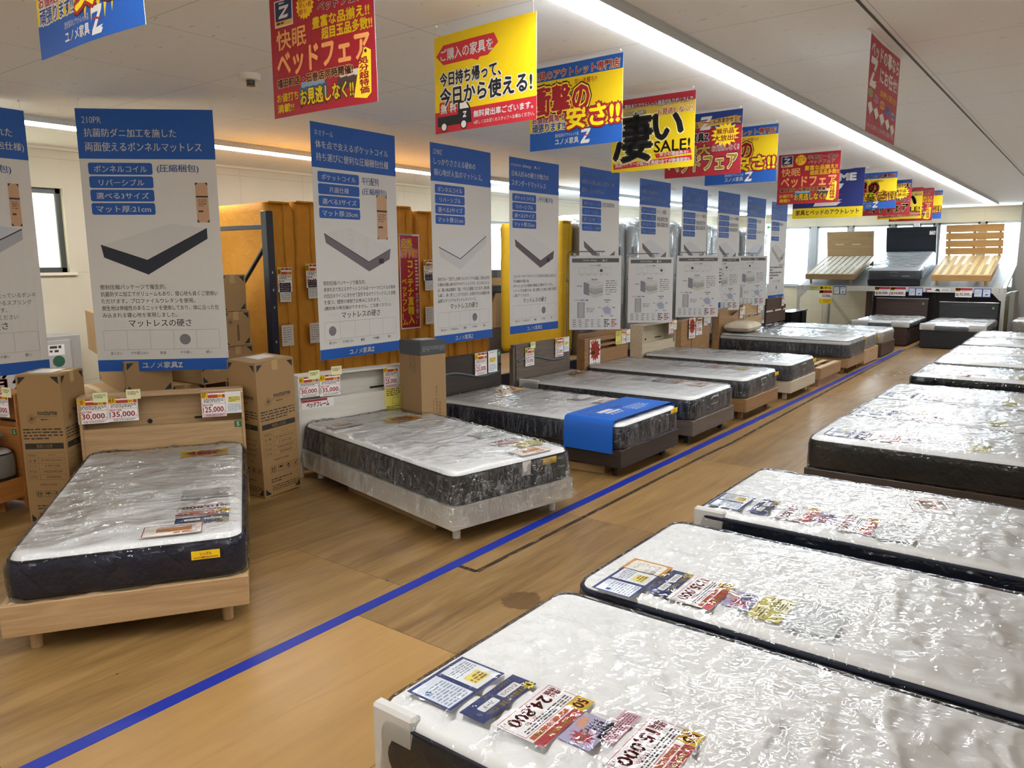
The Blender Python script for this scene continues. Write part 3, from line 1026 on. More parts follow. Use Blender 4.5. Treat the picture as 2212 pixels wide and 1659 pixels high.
# ------------------------------------------------------------------ bed frames
def bed_frame(label, loc, rotz, W=.98, L=2.05, zb=.085, zt=.225, wd=('oak', '#b89468', '#9a784e'), head=None, leg='round', legz=None,
              nslat=11, group='display bed frames along the left row', tilt=None, badge=True, slat='#d8c6a4', legc=None, inset=.1, slatbed=None, drawers=0):
    root = thing('bed_frame', label, 'bed frame', loc, tilt or (0, 0, rotz), group)
    wx, wy, wz = wood(*wd, axis=0), wood(*wd, axis=1), wood(*wd, axis=2)
    hd = .12 if head else .03
    part('foot_board', MB().box(-.028, 0, -W / 2, W / 2, zb, zt, .003), wy, root)
    for sy in (-1, 1):
        y0, y1 = (W / 2 - .026, W / 2) if sy > 0 else (-W / 2, -W / 2 + .026)
        part('side_rail', MB().box(-L + hd - .02, -.0285, y0, y1, zb, zt, .003), wx, root)
    if slatbed == 'long':       # planks running head to foot
        m = paint(slat, .55)
        nn = 8
        p = (W - .06) / nn
        for i in range(nn):
            y = -W / 2 + .03 + p * i
            part('slat', MB().box(-L + hd, -.03, y + .013, y + p - .013, zt - .016, zt + .004, .003), m, root)
        part('cross_beam', MB().box(-L * .55, -L * .55 + .04, -W / 2 + .027, W / 2 - .027, zt - .05, zt - .018), paint('#3a2f26'), root)
    elif slatbed == 'ladder':
        m = wood('maple', '#dcc08e', '#c9a973', 0); m2 = wood('maple', '#dcc08e', '#c9a973', 1)
        nn = 7
        p = (W - .03) / nn
        for i in range(nn):
            y = -W / 2 + .015 + p * i
            part('slat', MB().box(-L + hd, -.03, y + p * .14, y + p * .66, zt - .006, zt + .006, .002), m, root)
        for i in range(19):
            x = -L + hd + .03 + (L - hd - .1) * i / 18
            part('cross_slat', MB().box(x, x + .034, -W / 2 + .027, W / 2 - .027, zt - .02, zt - .0065, .002), m2, root)
    else:
        m = wood('slat', slat, '#c2ac84', 1)
        for i in range(nslat):
            x = -L + hd + .03 + (L - hd - .12) * i / (nslat - 1)
            part('slat', MB().box(x, x + .06, -W / 2 + .027, W / 2 - .027, zt - .012, zt, .002), m, root)
        part('centre_beam', MB().box(-L + hd, -.029, -.02, .02, zb + .01, zt - .0125), wx, root)
    lm = paint(legc, .5) if legc else wz
    for x in (-inset, -L + .2):
        for sy in (-1, 1):
            y = sy * (W / 2 - .1)
            if leg == 'round': mb = MB().cyl((x, y, 0), (x, y, zb + .02), .024, .027, 18)
            elif leg == 'square': mb = MB().box(x - .022, x + .022, y - .022, y + .022, 0, zb + .01)
            elif leg == 'none': continue
            part('leg', mb, lm, root)
    if leg == 'none':
        part('plinth', MB().box(-L + .1, -.03, -W / 2 + .03, W / 2 - .03, 0, zb), wx, root)
    for d in range(drawers):
        x1 = -.12 - d * .9
        part('drawer', MB().box(x1 - .8, x1, W / 2 - .004, W / 2 + .012, .05, zt - .03, .003), wx, root)
    if head: head(root, W, L, zt, wx, wy, wz)
    return root

def sbadge(root, x, y, z, s=.045):
    a = Art(s, s, '#2f6b3a', thick=.0008, eps=.0003)
    a.L(2).txt('S', s * .32, s * .2, s * .68, s * .8, '#e8efe6', .02)
    o = a.part('size_badge', root, 'small green S size sticker')
    o.location = (x, y, z); o.rotation_euler = (0, 0, PI / 2)
    return o

def head_shelf(H=.8, H2=.58, d=.13, badge=True, niche='#8a6a45'):
    def f(root, W, L, zt, wx, wy, wz):
        x0 = -L - d + .11
        Wh = W + .02
        h = MB()
        h.box(x0, x0 + .018, -Wh / 2 + .018, Wh / 2 - .018, .05, H - .02)          # back
        h.box(x0, x0 + d, -Wh / 2, -Wh / 2 + .018, 0, H - .018)
        h.box(x0, x0 + d, Wh / 2 - .018, Wh / 2, 0, H - .018)
        h.box(x0, x0 + d, -Wh / 2, Wh / 2, H - .018, H)
        h.box(x0 + d - .02, x0 + d - .004, -Wh / 2 + .018, Wh / 2 - .018, .05, H2)
        h.box(x0 + .018, x0 + d - .02, -Wh / 2 + .018, Wh / 2 - .018, H2 - .05, H2 - .035)
        ho = part('headboard', h, wy, root)
        part('outlet_slot', MB().box(x0 + .019, x0 + .026, .18, .36, H2 + .012, H2 + .026, .001), paint('#1d1a18'), ho)
        part('cable_hole', MB().cyl((x0 + .0185, -.1, H2 + .012), (x0 + .022, -.1, H2 + .012), .016, n=14), paint('#1d1a18'), ho)
        if badge: sbadge(root, x0 + d - .0035, Wh / 2 - .045, H2 - .05)
    return f

def head_wave(H=.78, d=.06, edge=None):
    def f(root, W, L, zt, wx, wy, wz):
        x0 = -L - d + .1
        Wh = W + .06
        h = MB().box(x0, x0 + d - .012, -Wh / 2, Wh / 2, .05, H)
        h.box(x0 + d - .012, x0 + d, -Wh / 2 + .02, Wh / 2, .05, H - .004)
        ho = part('headboard', h, wy, root)
        part('side_post', MB().box(x0, x0 + .05, -Wh / 2 - .02, -Wh / 2, 0.0, H - .03), wz, ho)
        pts = [(x0 + d + .004, -Wh / 2 + .05 + (Wh - .1) * t, H - .17 - .035 * t + .03 * math.sin(t * 2 * PI)) for t in [i / 24 for i in range(25)]]
        part('cable_groove', MB().tube(pts, .011, 8), paint('#565b60', .35), ho)
        part('end_hook', MB().box(x0 + d, x0 + d + .012, Wh / 2 - .035, Wh / 2 - .01, H - .15, H - .13), paint('#151515'), ho)
        sbadge(root, x0 + d + .001, Wh / 2 - .035, H - .055)
    return f

def head_slots(H=.79, d=.09):
    def f(root, W, L, zt, wx, wy, wz):
        x0 = -L - d + .1
        Wh = W + .06
        h = MB().box(x0, x0 + .02, -Wh / 2, Wh / 2, .0, H)
        h.box(x0 + .02, x0 + d, -Wh / 2, -Wh / 2 + .02, .0, H - .05)
        h.box(x0 + .02, x0 + d, Wh / 2 - .02, Wh / 2, .0, H - .05)
        # front with two slots
        f0, f1 = x0 + d, x0 + d + .02
        h.box(f0, f1, -Wh / 2, Wh / 2, .05, H - .2)
        h.box(f0, f1, -Wh / 2, -.2, H - .2, H - .05); h.box(f0, f1, .24, Wh / 2, H - .2, H - .05)
        h.box(f0, f1, -.2, .24, H - .1, H - .05); h.box(f0, f1, -.2, .24, H - .165, H - .135)
        ho = part('headboard', h, wy, root)
        sbadge(root, f1 + .001, Wh / 2 - .03, H - .1)
    return f

def head_pocket(H=.78, d=.1):
    def f(root, W, L, zt, wx, wy, wz):
        x0 = -L - d + .1
        Wh = W + .04
        h = MB()
        pts = [(-Wh / 2, 0.0)] + [(-Wh / 2 + .07 - .07 * math.cos(t), H - .07 + .07 * math.sin(t)) for t in [i * PI / 16 for i in range(9)]]
        pts += [(Wh / 2 - .07 + .07 * math.sin(t), H - .07 + .07 * math.cos(t)) for t in [i * PI / 16 for i in range(9)]] + [(Wh / 2, 0.0)]
        n = len(pts)
        V = [(x0, y, z) for y, z in pts] + [(x0 + d, y, z) for y, z in pts]
        h.add(V, [tuple(range(n)), tuple(range(2 * n - 1, n - 1, -1))] + [(i, (i + 1) % n, n + (i + 1) % n, n + i)[::-1] for i in range(n)])
        ho = part('headboard', h, wy, root)
        part('pocket_panel', MB().box(x0 + d, x0 + d + .012, -.16, .16, .3, H - .1), wz, ho)
    return f

def head_notch(H=.83, d=.1):
    def f(root, W, L, zt, wx, wy, wz):
        x0 = -L - d + .1
        Wh = W + .06
        pts = [(-Wh / 2, 0), (-Wh / 2, H - .05), (-.28, H - .05)] + [(-.28 + .56 * i / 10, H - .05 - .07 * math.sin(PI * i / 10)) for i in range(1, 10)] + [(.28, H - .05), (Wh / 2, H - .05), (Wh / 2, 0)]
        n = len(pts)
        h = MB().box(x0, x0 + .02, -Wh / 2, Wh / 2, 0, H)
        # front with a scooped top, as strips
        xa, xb = x0 + d, x0 + d + .02
        for (ya, za), (yb, zb) in zip(pts[1:-1], pts[2:-1]):
            if yb - ya < 1e-6: continue
            V = [(xa, ya, 0), (xa, yb, 0), (xa, yb, zb), (xa, ya, za), (xb, ya, 0), (xb, yb, 0), (xb, yb, zb), (xb, ya, za)]
            h.add(V, [(0, 3, 2, 1), (4, 5, 6, 7), (3, 7, 6, 2)])
        h.box(x0 + .02, x0 + d + .02, -Wh / 2 - .018, -Wh / 2, 0, H - .05); h.box(x0 + .02, x0 + d + .02, Wh / 2, Wh / 2 + .018, 0, H - .05)
        part('headboard', h, wy, root)
    return f

def head_planks(H=.8, n=3, d=.03, gap=.02, split=False, lean=0.0, zlow=None):
    def f(root, W, L, zt, wx, wy, wz):
        x0 = -L - d + .1
        Wh = W + .02
        z0 = zlow if zlow is not None else zt + .02
        p = (H - z0 + gap) / n
        ho = part('headboard', MB().box(x0 - .025, x0, -Wh / 2 + .04, -Wh / 2 + .09, .0, H - .02).box(x0 - .025, x0, Wh / 2 - .09, Wh / 2 - .04, 0, H - .02).box(x0 - .025, x0, -.03, .03, .05, H - .02), wz, root)
        for i in range(n):
            z = z0 + p * i
            part('plank', MB().box(x0, x0 + d, -Wh / 2, Wh / 2, z, z + p - gap, .003), wy, ho)
        part('top_cap', MB().box(x0 - .01, x0 + d + .012, -Wh / 2, Wh / 2, H, H + .014), wy, ho)
    return f

def head_panel(H=.8, d=.04, rail=None, lines=0, line_c='#141414', cap=None, seamz=None):
    def f(root, W, L, zt, wx, wy, wz):
        x0 = -L - d + .1
        Wh = W
        ho = part('headboard', MB().box(x0, x0 + d, -Wh / 2, Wh / 2, 0.0, H), wy, root)
        if cap: part('metal_cap', MB().box(x0 - .005, x0 + d + .006, -Wh / 2 - .01, Wh / 2 + .01, H, H + .014), paint(cap, .25, .8), ho)
        for i in range(lines):
            z = H - .05 - .04 * i
            part('groove_strip', MB().box(x0 + d, x0 + d + .006, -Wh / 2 + .01, Wh / 2 - .01, z, z + .026, .002), wy, ho)
        if seamz:
            part('plank_seam', MB().box(x0 + d, x0 + d + .001, -Wh / 2, Wh / 2, seamz, seamz + .003, .0003), paint('#6a5032'), ho)
            for y0 in (-.36, .02):
                part('light_slot', MB().box(x0 + d, x0 + d + .003, y0 + .03, y0 + .22, seamz - .004, seamz + .008, .001), paint('#e6dcc8'), ho)
        if rail: part('front_slot', MB().box(x0 + d, x0 + d + .004, -.3, .3, H - .06, H - .035, .001), paint(rail, .4), ho)
        sbadge(root, x0 + d + .007, Wh / 2 - .08, H - .12, .05)
    return f

def pillow(label, loc, rot, L=.62, W=.42, T=.15, mat=None, name='pillow', seed=0):
    n = 22
    U, V = np.meshgrid(np.linspace(-1, 1, n), np.linspace(-1, 1, n), indexing='ij')
    puff = ((1 - U ** 4) * (1 - V ** 4)) ** .45
    sc = 1 - .06 * (U ** 2 * V ** 2)
    X, Y = U * L / 2 * sc, V * W / 2 * sc
    wr = .008 * (vn(U * 4, V * 4, seed) - .5)
    mb = MB().grid(X, Y, T * .5 + T * .5 * puff + wr * puff, 0)
    mb.grid(X, Y, T * .5 - T * .5 * puff, 0, True)
    o = part(name, mb, mat)
    o.location = loc; o.rotation_euler = rot
    return tag(o, label, 'pillow')

# ------------------------------------------------------------------ cartons
def face_tris(a, W, H, s=.05, c='#1e2320'):
    for u, v, du, dv in ((.012, .012, 1, 1), (W - .012, .012, -1, 1), (.012, H - .012, 1, -1), (W - .012, H - .012, -1, -1)):
        a.poly([(u, v), (u + du * s, v), (u, v + dv * s)] if True else [], c)

def nocturne_face(W, H, rows=('商品名', '品 番', 'サイズ', 'PI NO.', 'LOT NO.')):
    a = Art(W, H, '#9a7a50', thick=.0004, eps=.00015)
    k = H / .97
    c = '#2b2620'
    w = W
    face_tris(a, W, H, .048)
    a.L(2).txt('nocturne', w * .42, .232 * k, w * .86, .258 * k, c, .02)
    a.line([(w * .16, .30 * k), (w * .4, .268 * k), (w * .85, .268 * k)], .0016, c)
    for i in range(7):
        t = PI * i / 7 + .3
        a.line([(w * .27 - .03 * math.cos(t), .28 * k - .035 * math.sin(t)), (w * .27 + .03 * math.cos(t), .28 * k + .035 * math.sin(t))], .0018, c)
    a.dashes(w * .48, .283 * k, w * .78, .292 * k, 1, c, .8, 1)
    a.dashes(w * .05, .345 * k, w * .95, .425 * k, 4, c, .42, 2)
    a.rect(w * .06, .44 * k, w * .94, .478 * k, c)
    a.L(3).txt('取扱い注意', w * .32, .447 * k, w * .68, .471 * k, '#8d7048', .01); a.L(2)
    t0, rh = .5 * k, .036 * k
    for i in range(6): a.rect(w * .06, t0 + rh * i, w * .94, t0 + rh * i + .0012, c)
    for u in (.06, .33, .935): a.rect(w * u, t0, w * u + .0012, t0 + rh * 5, c)
    for i, t in enumerate(rows):
        a.txt(t, w * .1, t0 + rh * i + .009, w * .28, t0 + rh * i + .026, c, .0)
    for i, t in enumerate(('サミット', 'JF-0R01B-NOC', 'S 97×195', 'H020240209', '20240420')):
        a.txt(t, w * (.64 - .021 * len(t)), t0 + rh * i + .01, w * (.64 + .021 * len(t)), t0 + rh * i + .026, c, .0)
    a.txt('MADE IN CHINA', w * .32, .705 * k, w * .7, .72 * k, c, 0)
    v = .755 * k
    for i in range(4):
        u = w * (.2 + .2 * i); q = w * .15
        a.frame(u, v, u + q, v + q, .002, c)
        m = u + q / 2
        if i == 0:
            for d in (-.2, .2):
                a.rect(m + d * q - .003, v + q * .35, m + d * q + .003, v + q * .75, c); a.poly([(m + d * q - .008, v + q * .4), (m + d * q + .008, v + q * .4), (m + d * q, v + q * .15)], c)
            a.rect(u + q * .2, v + q * .8, u + q * .8, v + q * .86, c)
        elif i == 1:
            a.poly([(u + q * .1, v + q * .5)] + [(m - q * .4 * math.cos(t), v + q * .5 - q * .3 * math.sin(t)) for t in (.5, 1, 1.57, 2.1, 2.6)] + [(u + q * .9, v + q * .5)], c)
            a.rect(m - .0015, v + q * .5, m + .0015, v + q * .85, c)
        elif i == 2:
            a.disc(m, v + q * .35, q * .17, c); a.poly([(u + q * .15, v + q * .45), (m, v + q * .9), (u + q * .85, v + q * .45), (u + q * .7, v + q * .45), (m, v + q * .7), (u + q * .3, v + q * .45)], c)
        else:
            a.line([(u + q * .12, v + q * .12), (u + q * .88, v + q * .88)], .003, c); a.line([(u + q * .8, v + q * .15), (u + q * .3, v + q * .75)], .007, c)
    a.dashes(w * .2, .85 * k, w * .75, .885 * k, 2, c, .4, 3)
    a.dashes(w * .22, .9 * k, w * .95, .945 * k, 3, c, .4, 4)
    return a

def carton(label, loc, rot, W, D, H, faces=(), tape='top', group=None, mat=None, name='cardboard_box', cap=None, slip=None):
    """origin: centre of the base; faces: (side, Art) with side in front/right/left/top"""
    root = thing(name, label, 'box', loc, rot, group)
    b = MB().box(-W / 2, W / 2, -D / 2, D / 2, 0, H, .006)
    part('carton', b, mat or cardboard(), root)
    for side, a in faces:
        o = a.part('printed_face', root)
        g = .0008
        if side == 'front': o.location = (0, -D / 2 - g, (H - a.H) / 2)
        elif side == 'right': o.location = (W / 2 + g, 0, (H - a.H) / 2); o.rotation_euler = (0, 0, PI / 2)
        elif side == 'left': o.location = (-W / 2 - g, 0, (H - a.H) / 2); o.rotation_euler = (0, 0, -PI / 2)
        elif side == 'top': o.location = (0, -a.H / 2, H + g); o.rotation_euler = (-PI / 2, 0, 0)
    if tape == 'top':
        t = MB().box(-.025, .025, -D / 2 - .0012, D / 2 + .0012, H, H + .0009, .0002).box(-.025, .025, -D / 2 - .0012, -D / 2, H - .07, H, .0002)
        part('packing_tape', t, paint('#b79a6c', .2), root)
    if cap:
        part('printed_cap', MB().box(-W / 2 - .002, W / 2 + .002, -D / 2 - .002, D / 2 + .002, H - cap[0], H + .001, .004), paint(cap[1], .5), root)
    if slip:
        part('paper_slip', MB().box(slip[0], slip[1], slip[2], slip[3], H + .001, H + .003, .0005), paint('#d5d9da', .3), root)
    return root

# ------------------------------------------------------------------ standing wrapped mattresses
def upright(label, loc, T, mat, W=.97, H=1.95, seed=0, group=None, plastic=None, name='standing_mattress', seam=True):
    """thin edge faces +X, big face faces -Y; origin at the base of the front near corner"""
    root = thing(name, label, 'mattress', loc, (0, 0, 0), group)
    n = 26
    mb = MB()
    # perimeter ring of the plan, marched up in z
    ring = []
    for a, b, k in (((0, 0), (0, T), 6), ((0, T), (-W, T), 12), ((-W, T), (-W, 0), 6), ((-W, 0), (0, 0), 12)):
        for i in range(k): ring.append((a[0] + (b[0] - a[0]) * i / k, a[1] + (b[1] - a[1]) * i / k))
    m = len(ring)
    R = np.array(ring); c = R.mean(0)
    V = []
    for j in range(n + 1):
        z = H * j / n
        s = np.arange(m) * .35
        w = (vn(s, np.full(m, z * 3.0), seed) - .5) * .03 + (vn(s * 2.3, np.full(m, z * 9.0), seed + 1) - .5) * .012
        end = .94 if j in (0, n) else 1.0
        d = (R - c); d = d / np.maximum(np.linalg.norm(d, axis=1, keepdims=True), 1e-6)
        P = c + (R - c) * end + d * w[:, None] * (0.6 if T < .3 else 1)
        V.append(np.concatenate([P, np.full((m, 1), z)], 1))
    F = []
    for j in range(n):
        for i in range(m):
            k = (i + 1) % m
            F.append((j * m + i, j * m + k, (j + 1) * m + k, (j + 1) * m + i))
    F.append(tuple(range(n * m, n * m + m))); F.append(tuple(range(m))[::-1])
    mb.add(np.concatenate(V).tolist(), F, 0, True)
    part('fabric_cover' if not plastic else 'mattress_body', mb, mat, root)
    if seam:
        r = random.Random(seed)
        part('cover_seam', MB().tube([(.012, T * .62 + .006 * math.sin(i * 1.7 + seed), .05 + (H - .06) * i / 14) for i in range(15)], .005, 6), mat, root)
        part('top_flap', MB().box(-.22, .008, T * .1, T * .9, H - .004, H + .012, .006), mat, root)
    if plastic:
        mb = MB()
        V2 = []
        for j in range(n + 2):
            z = H * min(j, n) / n + (.05 if j > n else 0)
            s = np.arange(m) * .6
            w = .014 + .02 * (vn(s, np.full(m, z * 4.0), seed + 7) - .4)
            d = (R - c); d = d / np.maximum(np.linalg.norm(d, axis=1, keepdims=True), 1e-6)
            P = c + (R - c) * (1.0 if j <= n else .7) + d * w[:, None]
            zz = np.full((m, 1), z)
            if j > n: zz = zz + .04 * vn(s * 2, s * 0, seed)[:, None]
            V2.append(np.concatenate([P, zz], 1))
        F = []
        for j in range(n + 1):
            for i in range(m):
                k = (i + 1) % m
                F.append((j * m + i, j * m + k, (j + 1) * m + k, (j + 1) * m + i))
        mb.add(np.concatenate(V2).tolist(), F, 0, True)
        part('plastic_wrap', mb, plastic, root)
    return root

# ------------------------------------------------------------------ room shell
def floor_mat():
    k = NT('plywood_floor')
    tc = k.new('ShaderNodeTexCoord')
    sp = k.new('ShaderNodeSeparateXYZ'); k.link(tc.outputs['Object'], sp.inputs[0])
    x, y, _ = sp.outputs
    at = k.new('ShaderNodeAttribute', attribute_name='panel_tone')
    at.attribute_type = 'GEOMETRY'
    tone = at.outputs['Fac']
    off = k.math('MULTIPLY', tone, 37.0)
    cb = k.new('ShaderNodeCombineXYZ')
    k.link(k.math('ADD', k.math('MULTIPLY', x, 5.0), off), cb.inputs[0])
    k.link(k.math('MULTIPLY', y, 0.55), cb.inputs[1]); k.link(off, cb.inputs[2])
    f = k.noise(cb.outputs[0], 1.5, 6, 0.62, 1.6)
    f2 = k.noise(k.coord((70, 3.5, 1)), 1.0, 3)
    big = k.noise(k.coord((.5, .5, 1)), 1.2, 3)
    dark, mid, light = lin('#5f4629'), lin('#84683f'), lin('#9b7d50')
    c = k.ramp(f, [(0.3, dark), (0.47, mid), (0.62, light)])
    c = k.mix(0.22, c, k.ramp(f2, [(0.3, lin('#6a4a26')), (0.7, lin('#a8834d'))]))
    c = k.mix(k.math('MULTIPLY', tone, 0.75), c, lin('#c2985a'))
    c = k.mix(k.math('MULTIPLY', k.math('SUBTRACT', big, 0.42), 0.9), c, lin('#5f4324'))
    # nail heads and knots
    vo = k.new('ShaderNodeTexVoronoi'); vo.inputs['Scale'].default_value = 3.3
    k.link(k.coord(), vo.inputs['Vector'])
    sp_ = k.math('LESS_THAN', vo.outputs['Distance'], 0.028)
    c = k.mix(k.math('MULTIPLY', sp_, 0.8), c, lin('#2a1c0e'))
    vo2 = k.new('ShaderNodeTexVoronoi'); vo2.inputs['Scale'].default_value = 0.8
    vv = k.new('ShaderNodeVectorMath', operation='ADD')
    nz = k.new('ShaderNodeTexNoise'); nz.inputs['Scale'].default_value = 9.0
    k.link(k.coord((1.6, .9, 1)), vo2.inputs['Vector'])
    st = k.ramp(k.math('ADD', vo2.outputs['Distance'], k.math('MULTIPLY', k.noise(k.coord(), 14.0, 4), 0.16)), [(0.12, (.55, .55, .55, 1)), (0.19, (1, 1, 1, 1))])
    c = k.mix(0.8, c, st, 'MULTIPLY')
    # the round water stain beside the front mattress
    dx = k.math('MULTIPLY', k.math('ADD', x, 2.12), 9.0); dy = k.math('MULTIPLY', k.math('ADD', y, -2.865), 8.0)
    d = k.math('ADD', k.math('ADD', k.math('MULTIPLY', dx, dx), k.math('MULTIPLY', dy, dy)), k.math('MULTIPLY', k.math('SUBTRACT', k.noise(k.coord(), 18.0, 3), 0.5), 1.1))
    s2 = k.ramp(d, [(0.0, (.48, .44, .40, 1)), (0.6, (.52, .48, .44, 1)), (0.75, (1, 1, 1, 1))])
    c = k.mix(1.0, c, s2, 'MULTIPLY')
    k.link(c, k.b.inputs['Base Color'])
    rg = k.math('ADD', k.math('MULTIPLY', big, 0.35), 0.15)
    k.link(rg, k.b.inputs['Roughness'])
    k.b.inputs['Specular IOR Level'].default_value = 0.45
    k.link(k.bump(k.math('ADD', f2, k.math('MULTIPLY', big, 2.0)), 0.08, 0.004), k.b.inputs['Normal'])
    return k.m

def ceil_mat():
    k = NT('ceiling_board')
    tc = k.new('ShaderNodeTexCoord')
    sp = k.new('ShaderNodeSeparateXYZ'); k.link(tc.outputs['Object'], sp.inputs[0])
    x, y, _ = sp.outputs
    def seam(v, o, p, w):
        t = k.math('FRACT', k.math('DIVIDE', k.math('ADD', v, o), p))
        return k.math('LESS_THAN', k.math('MULTIPLY', k.math('MINIMUM', t, k.math('SUBTRACT', 1.0, t)), p), w)
    sx = seam(x, 3.685 + 18 * .92, .92, .0022)
    sy = seam(y, -2.02 + 18 * .895, .895, .0022)
    s = k.math('MAXIMUM', sx, sy)
    n1 = k.noise(k.coord((11, 60, 1)), 1.0, 2, 0.6)
    n2 = k.noise(k.coord((4, 4, 1)), 4.0, 2)
    dsh = k.math('GREATER_THAN', k.math('ADD', n1, k.math('MULTIPLY', n2, 0.25)), 0.845)
    c = k.mix(k.math('MULTIPLY', dsh, 0.45), lin('#eceded'), lin('#77736e'))
    c = k.mix(k.math('MULTIPLY', s, 0.5), c, lin('#6d6a66'))
    k.link(c, k.b.inputs['Base Color'])
    k.b.inputs['Roughness'].default_value = 0.8
    return k.m

def wall_mat():
    k = NT('cream_wall_board')
    tc = k.new('ShaderNodeTexCoord')
    sp = k.new('ShaderNodeSeparateXYZ'); k.link(tc.outputs['Object'], sp.inputs[0])
    x, y, z = sp.outputs
    def seam(v, o, p, w):
        t = k.math('FRACT', k.math('DIVIDE', k.math('ADD', v, o), p))
        return k.math('LESS_THAN', k.math('MULTIPLY', k.math('MINIMUM', t, k.math('SUBTRACT', 1.0, t)), p), w)
    s = k.math('MAXIMUM', seam(k.math('ADD', x, y), 29.98, .91, .003), k.math('MULTIPLY', seam(z, -1.56 + 8 * 1.1, 1.1, .003), 1.0))
    n = k.noise(k.coord(), 2.0, 3)
    c = k.mix(k.math('MULTIPLY', s, 0.45), k.ramp(n, [(0.3, lin('#c0baa6')), (0.7, lin('#c9c3af'))]), lin('#8a8370'))
    k.link(c, k.b.inputs['Base Color'])
    k.b.inputs['Roughness'].default_value = 0.6
    return k.m

def frosted(name, tint, trans):
    k = NT('frosted_glass_' + name)
    k.n.remove(k.b)
    a = k.new('ShaderNodeBsdfTransparent'); a.inputs[0].default_value = tint
    b = k.new('ShaderNodeBsdfTranslucent')
    n = k.noise(k.coord(), 5.0, 3)
    k.link(k.mix(n, tint, tuple(v * .8 for v in tint[:3]) + (1,)), b.inputs[0])
    g = k.new('ShaderNodeBsdfGlossy'); g.inputs['Roughness'].default_value = .3
    m = k.new('ShaderNodeMixShader'); m.inputs[0].default_value = trans
    k.link(b.outputs[0], m.inputs[1]); k.link(a.outputs[0], m.inputs[2])
    m2 = k.new('ShaderNodeMixShader'); m2.inputs[0].default_value = .04
    k.link(m.outputs[0], m2.inputs[1]); k.link(g.outputs[0], m2.inputs[2])
    k.link(m2.outputs[0], k.out.inputs['Surface'])
    return k.m

# floor: plywood sheets with their own tones and hairline gaps
fm = MB()
tones = []
xs = [-8.4, -7.23, -6.32, -5.41, -4.5, -3.59, -2.68, -1.77, -.86, .05, .96, 1.87, 2.78, 3.69, 4.6, 6.2]
rnd = random.Random(11)
for i in range(len(xs) - 1):
    yy = -4.2 - (1.82 * .5 if i % 2 else 0)
    ys = [yy + .47 + 1.82 * j for j in range(15)] if i % 2 else [yy + 1.0 + 1.82 * j for j in range(15)]
    if i in (6, 7): ys = [2.28 + 1.82 * j for j in range(-4, 11)]
    ys = [-4.2] + [v for v in ys if -4.1 < v < 20.4] + [20.6]
    for j in range(len(ys) - 1):
        g = .0012
        fm.add([(xs[i] + g, ys[j] + g, 0), (xs[i + 1] - g, ys[j] + g, 0), (xs[i + 1] - g, ys[j + 1] - g, 0), (xs[i] + g, ys[j + 1] - g, 0)], [(0, 1, 2, 3)])
        t = rnd.uniform(0, .35)
        if i >= 6 and ys[j + 1] < 2.4 and ys[j + 1] > -1: t = .8
        elif i >= 6 and ys[j + 1] <= -1: t = .6
        tones.append(t)
nf = len(fm.f)
fm.add([(-8.4, -4.2, -.004), (6.2, -4.2, -.004), (6.2, 20.6, -.004), (-8.4, 20.6, -.004)], [(0, 1, 2, 3)], 1)
tones.append(0)
fo = struct('floor', fm, [floor_mat(), paint('#2b1d10')])
at_ = fo.data.attributes.new('panel_tone', 'FLOAT', 'FACE')
at_.data.foreach_set('value', tones)

struct('ceiling', MB().box(XL - .15, XR + .15, YF - .15, YB + .15, CEIL, CEIL + .1, .001), ceil_mat())
WM = wall_mat()
def wall_x(name, X0, X1, holes):      # wall in a plane of constant x; holes are (y0,y1,z0,z1)
    m = MB(); y = YF - .15
    for y0, y1, z0, z1 in holes:
        m.box(X0, X1, y, y0, 0, CEIL, .0005); m.box(X0, X1, y0, y1, 0, z0, .0005); m.box(X0, X1, y0, y1, z1, CEIL, .0005); y = y1
    m.box(X0, X1, y, YB + .15, 0, CEIL, .0005)
    return struct(name, m, WM)
HL = [(2.3, 3.56, 1.56, 2.38), (9.7, 11.1, 1.28, 2.31), (13.6, 15.0, 1.28, 2.31)]
wall_x('wall_left', XL - .15, XL, HL)
wall_x('wall_right', XR, XR + .15, [])
m = MB()
m.box(XL, -7.5, YB, YB + .15, 0, CEIL, .0005).box(-7.5, -1.42, YB, YB + .15, 0, .95, .0005).box(-7.5, -1.42, YB, YB + .15, 2.44, CEIL, .0005).box(-1.42, XR, YB, YB + .15, 0, CEIL, .0005)
struct('wall_back', m, WM)
struct('wall_front', MB().box(XL, XR, YF - .15, YF, 0, CEIL, .0005), WM)
o = struct('pillar_right', MB().box(-1.40, -.6, 19.5, 20.399, 0, CEIL - .001, .004), paint('#8d8a86'))
ALU = paint('#9aa0a3', .35, .6)
DK = paint('#55585a', .4, .5)
GL = frosted('clear', (.97, .99, 1, 1), .55)
GB = frosted('beige', (.62, .585, .47, 1), .05)
wi = [0]
def window_y(x0, x1, z0, z1, glass, fr, y=YB + .05, mid=None):
    wi[0] += 1
    f = MB(); t = .045
    f.box(x0, x1, y, y + .05, z0, z0 + t).box(x0, x1, y, y + .05, z1 - t, z1).box(x0, x0 + t, y, y + .05, z0, z1).box(x1 - t, x1, y, y + .05, z0, z1)
    w = struct('window_%d' % wi[0], f, fr)
    p = part('window_pane', MB().box(x0 + t, x1 - t, y + .02, y + .026, z0 + t, z1 - t, .0005), glass, w)
    return w
